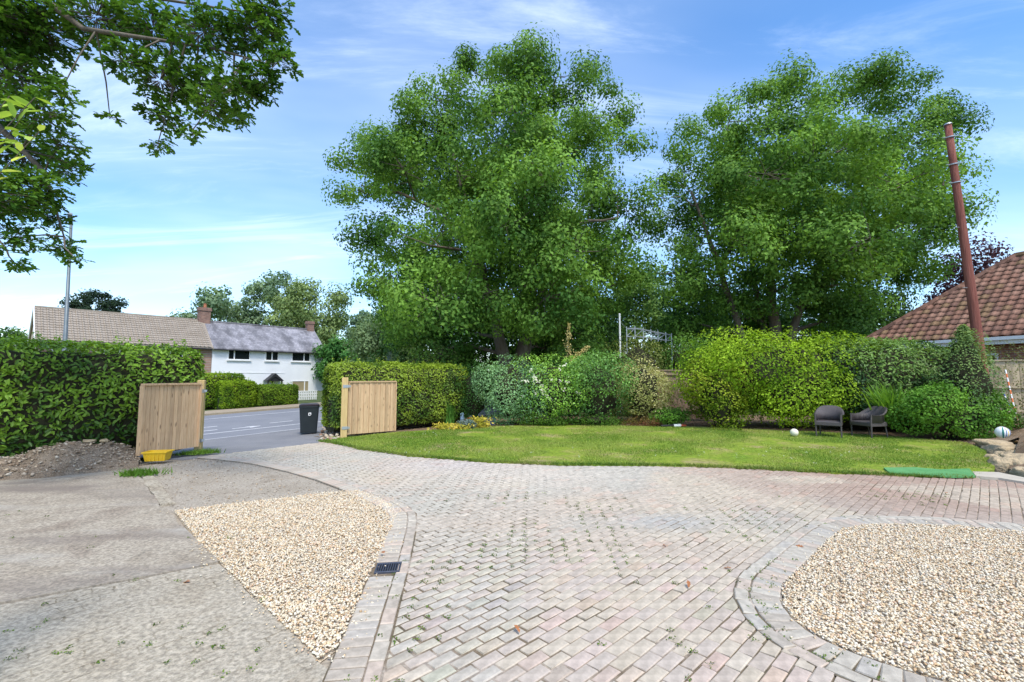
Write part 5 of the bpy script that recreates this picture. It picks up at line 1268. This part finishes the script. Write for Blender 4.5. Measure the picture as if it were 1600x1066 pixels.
# single fallen leaves
for (px, py, lab) in ((812, 993, 'orange fallen leaf on the blocks at the bottom centre'), (1043, 856, 'curled orange fallen leaf in the middle of the drive'), (1143, 891, 'red-brown fallen leaf beside the right kerb'), (1076, 922, 'pale brown fallen leaf on the blocks below the right kerb tip'),
                      (1256, 857, 'orange fallen leaf on the kerb by the right gravel'), (296, 912, 'rust-brown fallen leaf on the worn left paving'), (596, 869, 'brown fallen leaf on the gravel above the drain grate'), (1475, 772, 'ochre fallen leaf on the far right blocks')):
    x, y = gp(px, py); fl_ = thing('fallen_leaf', lab, 'leaf', (x, y, .012 if px != 596 else .035), random.uniform(0, 6))
    v, f_ = leaves(np.zeros((1, 3)), np.array([(.25, .1, 1.0)]), np.array([.075]), OAK); v[:, 2] += np.abs(v[:, 1]) * .5 + .004
    mesh_np('blade', v, f_, M['petal'], fl_, np.tile((.46, .19, .085), (len(v), 1)) * random.uniform(.8, 1.1), True)

# ------------------------------------------------------------------ chairs
def chair(label, px, py, face):
    x, y = gp(px, py)
    ch = thing('rattan_chair', label, 'chair', (x, y, .03), face, 'dark rattan tub chairs on the lawn')
    # local: front = -y
    n = 15; V, F = [], []
    for i in range(n):
        a = R(200) - R(220) * i / (n - 1)
        ca, sa = math.cos(a), math.sin(a); rx, ry = .31, .33
        bx_ = rx * (abs(ca) ** .7) * (1 if ca >= 0 else -1); byy = -.02 + ry * sa
        if sa < 0: byy = -.02 + sa * .75
        back = max(0, sa) ** 1.5; zt = .60 + .22 * back
        fl_ = .035 + .05 * back
        for (off, z) in ((0, .40), (.0, .58), (fl_, zt), (fl_ - .035, zt), (-.035, .58), (-.035, .40)):
            V.append((bx_ * (1 + off / .31), byy + (off if sa > 0 else 0) , z))
    for i in range(n - 1):
        for k in range(6): F.append((i * 6 + k, i * 6 + (k + 1) % 6, (i + 1) * 6 + (k + 1) % 6, (i + 1) * 6 + k))
    F += [tuple(range(6)), tuple((n - 1) * 6 + 5 - k for k in range(6))]
    mesh_np('backrest', np.array(V), F, M['rattan'], ch, None, True)
    MB().box(-.285, .285, -.29, .24, .30, .415, .015).build('seat', M['rattan'], ch)
    MB().box(-.30, .30, -.315, -.292, .31, .40, .004).build('front_apron', M['rattan'], ch)
    for sx in (-1, 1):
        MB().tube([(sx * .28, -.285, 0), (sx * .285, -.285, .42), (sx * .29, -.27, .615)], [.018, .021, .023], 8).build('leg', M['rattan'], ch)
        MB().tube([(sx * .25, .27, 0), (sx * .235, .215, .42)], [.017, .021], 8).build('leg', M['rattan'], ch)
    return ch
chair('left rattan tub chair, nearer the white ball, facing the drive', 1297, 683, R(-40))
chair('right rattan tub chair turned towards the left chair', 1360, 684, R(-78))

# balls
def ball(name, label, px, py, r_, zoff, m1, stripes=()):
    x, y = gp(px, py); y += r_; z = zoff if zoff is not None else float(gz(x, y)) + r_ + .02
    b_ = thing(name, label, 'ball', (x, y, z - r_), .4)
    def patch(n0, n1, a0, a1, rr, mm, nm):
        V, F = [], []; nu, nv_ = max(2, int((n1 - n0) * 16)), max(3, int((a1 - a0) * 32))
        for i in range(nu + 1):
            th_ = math.pi * (n0 + (n1 - n0) * i / nu)
            for j in range(nv_ + 1):
                ph = 2 * math.pi * (a0 + (a1 - a0) * j / nv_); V.append((rr * math.sin(th_) * math.cos(ph), rr * math.sin(th_) * math.sin(ph), r_ + rr * math.cos(th_)))
        for i in range(nu):
            for j in range(nv_): F.append((i * (nv_ + 1) + j, (i + 1) * (nv_ + 1) + j, (i + 1) * (nv_ + 1) + j + 1, i * (nv_ + 1) + j + 1))
        mesh_np(nm, np.array(V), F, M[mm], b_, None, True)
    patch(.001, .999, 0, 1, r_, m1, 'shell')
    for k, (a0, a1, mm) in enumerate(stripes): patch(.08, .92, a0, a1, r_ * 1.008, mm, 'stripe')
    return b_
ball('ball', 'plain cream ball on the lawn left of the chairs', 1245, 684, .105, None, 'ball_white')
rk = gp(1578, 702)
M['green_paint'] = mat('green_paint', (0.03, 0.20, 0.16), (0.03, 0.16, 0.13), 5, 0.5)
ball('striped_ball', 'white ball with dark and coloured stripes on the sandstone rocks', 1578, 699, .13, .40, 'white_paint', ((.55, .59, 'green_paint'), (.63, .65, 'blue_plastic'), (.68, .70, 'yellow_plastic'), (.73, .76, 'blue_plastic'), (.80, .82, 'red_plastic'), (.88, .9, 'green_paint')))

# sandstone rockery
def rock(label, px, py, Y, sx, sy, sz, rot, seed):
    p = at(px, py, Y); bm = bmesh.new(); bmesh.ops.create_icosphere(bm, subdivisions=3, radius=1.0)
    co = np.array([v.co for v in bm.verts]); co = np.sign(co) * np.abs(co) ** .7; d = 1 + .75 * (fbm(co * 1.5 + seed, seed, 3) - .5) + .34 * (fbm(co * 4 + seed, seed + 3, 2) - .5)
    co = co * d[:, None] * np.array((sx, sy, sz))
    for v, c_ in zip(bm.verts, co): v.co = c_
    me = bpy.data.meshes.new('rock'); bm.to_mesh(me); bm.free(); me.materials.append(M['rock'])
    for f in me.polygons: f.use_smooth = True
    o = obj('rock', me, None, p); o.rotation_euler = (0, 0, rot); setp(o, label, 'rock', 'sandstone rocks edging the raised bed')
for k, (lab, px, py, Y, sx, sy, sz, rot) in enumerate((
    ('flat pale rock nearest the green shrub in the rockery', 1553, 695, 11.0, .32, .3, .12, .2), ('long flat sandstone in front of the striped ball', 1578, 704, 10.6, .48, .3, .13, .1), ('rock at the right edge behind the striped ball', 1602, 697, 11.2, .35, .3, .2, .6),
    ('flat rock in the second row of the rockery at the frame edge', 1600, 712, 10.0, .34, .26, .12, .3), ('small pale stone at the left end of the rockery', 1551, 716, 9.4, .13, .12, .08, .4), ('small grey stone between the two rows of rocks', 1568, 713, 9.8, .18, .15, .09, .9),
    ('upright honey-coloured rock leaning left in the front row', 1568, 729, 8.7, .17, .2, .17, .7), ('large rock at the front right corner of the rockery', 1594, 729, 8.6, .24, .24, .18, .2), ('grey rock on top of the front row of the rockery', 1587, 718, 9.0, .24, .2, .11, .5), ('yellowish rock at the bottom right of the rockery', 1606, 742, 8.0, .16, .2, .12, .3))):
    rock(lab, px, py, Y, sx, sy, sz, rot, k + 2)
setp(sheet('stone_slab', [gp(1520, 740), gp(1560, 741), gp(1603, 750), gp(1610, 758), gp(1560, 750), gp(1525, 747)], 0.035, M['slab_stone'], .8, .06, None), 'pale flat stone slab below the rockery at the drive edge', 'slab')
setp(sheet('turf_strip', [gp(1381, 735), gp(1430, 734.5), gp(1470, 738), gp(1515, 736.5), gp(1524, 748), gp(1490, 748.5), gp(1440, 745.5), gp(1390, 743)], 0.05, M['turf'], .5, .035, None), 'strip of bright artificial turf between lawn and blocks', 'turf')

# ------------------------------------------------------------------ right fence, agility poles, telegraph pole
def fence(name, label, a, b, z0, h, bw, wood_, rail_z, cap=True, post_step=1.8):
    a, b = Vector(a), Vector(b); L = (b - a).length; f = thing(name, label, 'fence', (a.x, a.y, z0), math.atan2(b.y - a.y, b.x - a.x))
    n = int(L / bw)
    for k in range(n):
        x = k * bw; MB().box(x, x + bw * .97, -.012 - .008 * (k % 2), .0, .05 + random.uniform(0, .02), h, .003).build('board', M[wood_], f)
    for z in rail_z: MB().box(0, L, -.075, -.022, z - .035, z + .035).build('rail', M[wood_], f)
    if cap: MB().box(-.02, L + .02, -.06, .03, h, h + .035, .004).build('cap', M[wood_], f)
    for k in range(int(L / post_step) + 1): MB().box(k * post_step - .05, k * post_step + .05, .002, .10, 0, h + .02, .01).build('post', M[wood_], f)
    return f
fence('fence', 'tan close-board fence at the right edge behind the poles', (13.4, 14.0), (17.5, 12.5), .30, 1.82, .15, 'fence_wood', (.35, 1.05))
fa, fb = at(990, 600, 17.6), at(1125, 600, 17.2)
fence('fence', 'brown weathered fence glimpsed between the variegated shrub and golden hedge', fa[:2], fb[:2], 0.0, 1.88, .125, 'old_fence', (.4, 1.75))
def apole(label, pa, pb, m2, Ya, Yb):
    p, q = at(*pa, Ya), at(*pb, Yb); t_ = thing('agility_pole', label, 'pole', tuple(q)); n = 12
    for k in range(n):
        a, b = q + (p - q) * k / n - q, q + (p - q) * (k + 1) / n - q
        MB().tube([a, b], [.018, .018], 10).build('band', M['white_paint'] if k % 2 else M[m2], t_)
apole('orange and white striped pole leaning on the right fence', (1571, 578), (1589, 656), 'orange_paint', 13.25, 12.7)
apole('blue and white striped pole below the orange one', (1567, 612), (1587, 657), 'blue_paint', 12.7, 12.3)

tp0, tp1 = at(1545, 640, 12.9), at(1481, 195, 12.9); tp0[2] = 0.2
pl_ = thing('telegraph_pole', 'leaning red-brown wooden telegraph pole beside the bungalow', 'pole', tuple(tp0)); dpt = tp1 - tp0
MB().tube([dpt * k / 8 for k in range(9)], [.135 - .0064 * k for k in range(9)], 18).build('shaft', M['pole_wood'], pl_, True)
MB().tube([dpt * .999, dpt * 1.004], [.105, .08], 18).build('cap', M['galvanised'], pl_)
for f_ in (.955, .862, .80):
    c_ = dpt * f_; MB().tube([c_ - dpt * .0016, c_ + dpt * .0016], [.118, .118], 18).build('band', M['galvanised'], pl_)
    MB().tube([c_ + np.array((-.09, -.02, 0)), c_ + np.array((-.26, -.05, -.02))], [.012, .012], 6).tube([c_ + np.array((.09, -.02, .02)), c_ + np.array((.24, -.05, .06))], [.012, .012], 6).build('step', M['galvanised'], pl_)
for k in range(4):
    c_ = dpt * (.45 + .1 * k); s_ = 1 if k % 2 else -1; MB().tube([c_, c_ + np.array((s_ * .24, -.03, 0))], [.012, .012], 6).build('step', M['galvanised'], pl_)

# ------------------------------------------------------------------ street lamp, picket gate, gantry, pylon
lb, lt_ = at(97, 640, 20.0), at(112, 334, 20.0); g_ = float(gz(lb[0], 20.0)); lb[2] = g_
sl_ = thing('street_lamp', 'slim grey street lamp rising behind the left hedge', 'street lamp', tuple(lb)); dl = lt_ - lb
MB().tube([dl * 0, dl * .2, dl * .21, dl * .98], [.11, .11, .085, .05], 12).build('column', M['lamp_steel'], sl_, True)
MB().obox(dl * .975 + np.array((-.06, 0, 0)), dl * .99 + np.array((.12, -.2, .03)), .16, .10).build('lantern', M['lamp_steel'], sl_)
a_, b_ = house_pt(466, 620)[0], house_pt(492, 620)[0]
pgx = W(HA + 2.2, 33.0)
def on_n(px, n0):
    d = ray(px, 610); t_ = n0 / (NX[0] * d[0] + NX[1] * d[1]); return Vector((d[0] * t_, d[1] * t_))
pa_, pb_ = on_n(464, 33.5), on_n(496, 33.5); L_ = (pb_ - pa_).length; gzp = float(gz(pa_.x, pa_.y))
zt_ = CAM_H + ray(470, 612)[2] * (pa_.y / ray(470, 612)[1])
pk_ = thing('picket_fence', 'white picket fence beyond the bin in front of the white house', 'fence', (pa_.x, pa_.y, gzp), HROT)
for k in range(int(L_ / .14) + 1): MB().box(k * .14, k * .14 + .085, -.012, .012, .04, zt_ - gzp, .01).build('picket', M['white_paint'], pk_)
for z in (.3, zt_ - gzp - .16): MB().box(0, L_, .013, .06, z - .04, z + .04).build('rail', M['white_paint'], pk_)
MB().box(0, L_, -.02, .03, zt_ - gzp + .004, zt_ - gzp + .05).build('cap', M['white_paint'], pk_)
# metal gantry seen over the bushes
Yg = 21.6
gtr = thing('metal_gantry', 'grey metal lattice gantry above the bushes between the oaks', 'gantry', tuple(at(1010, 600, Yg) * (1, 1, 0)))
og = np.array(gtr.location)
T = [at(x, y, Yg + k * .35) - og for k, (x, y) in enumerate(((979, 513.5), (992, 513), (1005, 515), (1017, 518), (1028, 520), (1040, 522), (1049, 524)))]
B = [at(x, y, Yg + k * .35) - og for k, (x, y) in enumerate(((979, 526), (992, 526), (1005, 527), (1017, 529), (1028, 530), (1040, 532), (1049, 532)))]
bk = np.array((.25, .7, 0.05))
gm = MB()
for k in range(6): gm.obox(T[k], T[k + 1], .05, .05).obox(T[k] + bk, T[k + 1] + bk, .05, .05)
gm.build('top_rail', M['galvanised'], gtr); gm = MB()
for k in range(6): gm.obox(B[k], B[k + 1], .05, .05)
gm.build('bottom_rail', M['galvanised'], gtr)
for k in range(7):
    MB().obox((T[k][0], T[k][1], 0 if k in (0, 6) else B[k][2] - .12), T[k] + np.array((0, 0, .10)), .035, .035).build('upright', M['galvanised'], gtr); MB().obox(T[k], T[k] + bk, .04, .04).build('cross_bar', M['galvanised'], gtr)
    if k < 6: MB().obox(B[k], T[k + 1], .03, .03).build('brace', M['galvanised'], gtr)
pp = at(968, 492, 21.0); g_ = float(gz(pp[0], 21.0))
wp_ = thing('white_pole', 'thin white pole beside the metal gantry', 'pole', (pp[0], 21.0, g_)); MB().tube([(0, 0, 0), (0, 0, pp[2] - g_)], [.05, .04], 8).build('shaft', M['white_paint'], wp_); MB().lathe([(.045, pp[2] - g_), (.05, pp[2] - g_ + .03), (.02, pp[2] - g_ + .06)], 8).build('finial', M['white_paint'], wp_)
MB().tube([np.array((0, 0, pp[2] - g_ - .3)), T[0] + og - np.array((pp[0], 21.0, g_))], [.012, .012], 5).build('stay_wire', M['galvanised'], wp_)
Yp = 95.0; py_ = at(1345, 470, Yp); pyl = thing('lattice_pylon', 'pale lattice pylon far off between the broad oak and the bungalow', 'pylon', (py_[0], Yp, 0)); Hh = py_[2]
def pw_(z): return 2.6 - 2.2 * (z / Hh)
lv_ = [Hh * k / 9 for k in range(10)]
for sx in (-1, 1):
    for sy in (-1, 1): MB().obox((sx * pw_(0), sy * pw_(0), 0), (sx * pw_(Hh), sy * pw_(Hh), Hh), .18, .18).build('leg', M['galvanised'], pyl)
bm_ = MB()
for z0_, z1_ in zip(lv_, lv_[1:]):
    for s in (-1, 1):
        bm_.obox((-pw_(z0_), s * pw_(z0_), z0_), (pw_(z1_), s * pw_(z1_), z1_), .1, .1).obox((pw_(z0_), s * pw_(z0_), z0_), (-pw_(z1_), s * pw_(z1_), z1_), .1, .1)
        bm_.obox((s * pw_(z0_), -pw_(z0_), z0_), (s * pw_(z1_), pw_(z1_), z1_), .1, .1)
bm_.build('bracing', M['galvanised'], pyl)
MB().obox((-3, 0, Hh * .86), (3, 0, Hh * .86), .2, .3).obox((-2.4, 0, Hh * .97), (2.4, 0, Hh * .97), .2, .3).build('cross_arm', M['galvanised'], pyl)

# ------------------------------------------------------------------ small things in the beds
x, y = gp(721, 664); t_ = thing('garden_ornament', 'pale blue glazed ornament among the bedding plants', 'ornament', (x, y + .25, 0))
MB().lathe([(.05, 0), (.075, .05), (.085, .14), (.07, .20), (.08, .25), (.065, .31), (.02, .34)], 14).build('body', M['grey_statue'], t_, True)
t_ = thing('blue_crate', 'small dark blue crate half hidden under the blue-green shrub', 'crate', gpt(764, 664, 0), .3)
o_ = MB(); frust(o_, .36, .22, .42, .26, 0, .24); o_.build('body', M['blue_plastic'], t_); MB().box(-.215, .215, -.135, -.131, .20, .235).build('rim', M['blue_plastic'], t_)
for k, lab in enumerate(('old red brick left of the blue crate behind the bedding plants', 'old red brick standing proud in the middle of the bed edging', 'old red brick just right of the glazed ornament')):
    x, y = gp(742 - k * 9, 657); b_ = MB().box(-.1, .1, -.05, .05, 0, .065, .006).box(-.07, .07, -.03, .03, -.02, -.001).build('edging_brick', M['terracotta'], None); b_.location = (x, y, float(gz(x, y)) + (.06 if k == 1 else 0.015)); b_.rotation_euler = (0, 0, random.uniform(-.25, .25))
    setp(b_, lab, 'brick', 'old bricks edging the flower bed')
t_ = thing('hose_nozzle', 'dark tube with white and red end lying on the lawn edge', 'garden tool', gpt(1046, 668, .05), R(4))
MB().tube([(-.28, 0, 0), (.14, 0, .01)], [.035, .045], 10).build('handle', M['rubber'], t_); MB().tube([(.141, 0, .01), (.38, 0, .01)], [.05, .05], 12).build('sleeve', M['white_paint'], t_); MB().tube([(.381, 0, .01), (.56, 0, .0)], [.045, .03], 10).build('tip', M['red_plastic'], t_)
# broken stones between the tarmac and the right gate post
bs = np.array([gp(random.uniform(497, 531), random.uniform(668, 689)) for k in range(46)])
setp(stones('broken_stones', bs, gz(bs[:, 0], bs[:, 1]) + .03, rng.uniform(.03, .10, len(bs)), [(.52, .42, .30), (.42, .36, .29), (.36, .22, .15), (.60, .52, .40)], [.4, .3, .15, .15]), 'broken stones at the foot of the hedge between bin and gate post', 'stones')
# ------------------------------------------------------------------ overhanging oak on the left, trunk out of frame
def near_oak():
    base = np.array((-11.2, 4.2, -0.05)); root = thing('oak_tree', 'near oak whose leafy branches overhang the top left', 'tree', tuple(base))
    tops = [(60, 40, 70), (150, 25, 60), (240, 45, 52), (320, 50, 58), (400, 50, 52), (436, 96, 28), (195, 95, 34), (250, 125, 50), (312, 130, 46), (368, 135, 42), (376, 182, 24), (330, 168, 38), (262, 188, 32), (246, 226, 18), (172, 186, 13), (300, 205, 18), (408, 128, 34), (420, 20, 40)]
    left = [(20, 120, 56), (62, 178, 46), (96, 140, 26), (38, 240, 56), (100, 225, 28), (108, 268, 24), (30, 305, 46), (62, 335, 36), (18, 372, 36), (100, 385, 26), (118, 404, 13), (24, 412, 18), (62, 292, 36), (125, 262, 14), (8, 60, 60), (-30, 160, 70), (-30, 300, 70), (-20, 20, 80)]
    cl = []
    for (x, y, r_) in tops:
        Y = random.uniform(5.4, 6.6); cl.append((at(x, y, Y), r_ * Y / FPX))
    for (x, y, r_) in left:
        Y = random.uniform(5.6, 7.2); cl.append((at(x, y, Y), r_ * Y / FPX))
    vis_n = len(cl)
    for k in range(44):
        a = random.uniform(0, 6.28); r_ = random.uniform(1.5, 4.6); c_ = np.array((-11.2 + math.cos(a) * r_, 4.6 + math.sin(a) * r_ * 1.1, random.uniform(5.5, 11.5)))
        sx, sy = proj(*c_) if c_[1] > .5 else (-999, 0)
        if sx > -90: continue
        cl.append((c_, random.uniform(.5, .8)))
    tb = MB(); nodes = []
    def lim(pts, rr, n=9):
        tb.tube([np.array(p) - base for p in pts], rr, n, False)
        for p, q in zip(pts, pts[1:]):
            for t_ in np.linspace(0, 1, 6): nodes.append(np.array(p) * (1 - t_) + np.array(q) * t_)
    lim([base, base + (0.1, .1, 2.2), base + (.3, .2, 4.2), base + (.5, .5, 7), base + (.4, .8, 10.5)], [.42, .34, .30, .2, .06])
    lim([base + (.3, .2, 4.4), at(-140, -20, 6.0), at(30, -30, 6.0), at(130, 45, 6.0), at(230, 60, 6.0), at(330, 75, 6.0), at(420, 100, 6.0)], [.13, .09, .055, .034, .026, .018, .008], 8)
    lim([base + (.3, .2, 4.0), at(-160, 120, 6.4), at(-20, 180, 6.4), at(70, 270, 6.4), at(100, 370, 6.4)], [.13, .09, .05, .03, .010], 8)
    lim([at(30, -30, 6.0), at(120, -20, 6.1), at(260, 0, 6.2), at(390, 20, 6.1)], [.05, .035, .02, .01], 7)
    lim([at(-20, 180, 6.4), at(-60, 300, 6.5), at(10, 390, 6.5)], [.04, .03, .01], 7)
    P, D, Cc = [], [], []
    for ci, (c_, r_) in enumerate(cl):
        nd = np.array(nodes); p0 = nd[int(np.argmin(np.linalg.norm(nd - c_, axis=1)))]
        tb.tube([p0 - base, (p0 + c_) / 2 - base + rng.normal(0, .05, 3), c_ - base], [.014, .010, .006], 5, False)
        ntw = max(5, int((100 if ci < vis_n else 16) * (r_ / .42) ** 2))
        d = unit(rng.normal(0, 1, (ntw, 3))); tip = c_ + d * (r_ * rng.uniform(.25, 1.0, ntw) ** .6)[:, None] * (1, 1, .8)
        for t_ in tip:
            s = c_ + (t_ - c_) * random.uniform(.1, .4); 
            if ci < vis_n: tb.tube([s - base, (s + t_) / 2 - base + rng.normal(0, .012, 3), t_ - base], [.005, .004, .0025], 3, False)
            m = random.randint(5, 8); P.append(np.tile(t_, (m, 1)) + rng.normal(0, .018, (m, 3))); D.append(unit(rng.normal(0, 1, (m, 3)) * (1, 1, .55) + unit((t_ - c_)[None])[0] * .7))
    tb.build('trunk', M['bark'], root, True)
    P, D = np.concatenate(P), np.concatenate(D); n = len(P)
    N = rng.normal(0, .45, (n, 3)) + np.array((0, 0, 1.0))
    col = tones(P, (0.050, 0.125, 0.018), (0.15, 0.29, 0.045), 1.6, 9, .18)
    leaf_obj('crown', P - base, N, rng.uniform(.065, .125, n), OAK, col, root, 'leaf', tdir=D, tj=.25, droop=.25)
near_oak()
# bright sprig reaching in from a shrub just outside the frame
sb = np.array((-2.75, 1.95, 0.0)); sp = thing('willow_shrub', 'bright yellow-green leafy sprig at the left edge below the oak branches', 'shrub', tuple(sb))
P, D, tb = [], [], MB()
for (px, py, Y) in ((55, 152, 1.95), (40, 175, 1.95), (62, 205, 1.9), (25, 215, 2.0), (15, 150, 2.0), (-60, 260, 2.0), (-70, 120, 2.1), (-90, 60, 2.0), (-110, 330, 2.0), (-120, 200, 1.9)):
    e_ = at(px, py, Y); st = sb + (0, 0, 1.6) + rng.normal(0, .05, 3); mid = (st + e_) / 2 + (-.08, 0, .12)
    tb.tube([np.zeros(3), st - sb, mid - sb, e_ - sb], [.010, .006, .003, .0015], 6, False)
    for k in range(11):
        t_ = .35 + .65 * k / 10; q = mid + (e_ - mid) * (t_ - .35) / .65 if t_ > .35 else mid; P.append(q); D.append(unit((e_ - mid)[None])[0] + rng.normal(0, .55, 3))
for k in range(420):
    z_ = random.uniform(.35, 2.5); a_ = random.uniform(0, 6.28); r_ = .33 * math.sqrt(random.random()) * (1 - abs(z_ - 1.3) / 2.2)
    P.append(sb + (math.cos(a_) * r_ - .12, math.sin(a_) * r_, z_)); D.append(np.array((math.cos(a_), math.sin(a_), .5)))
tb.build('stems', M['bark'], sp); P, D = np.array(P), np.array(D)
leaf_obj('foliage', P - sb, rng.normal(0, .45, P.shape) + np.array((0, -.3, 1)), rng.uniform(.06, .10, len(P)), L4, tones(P, (0.34, 0.50, 0.08), (0.55, 0.66, 0.16), 4, 7), sp, 'leaf', tdir=D, tj=.2, droop=.1)
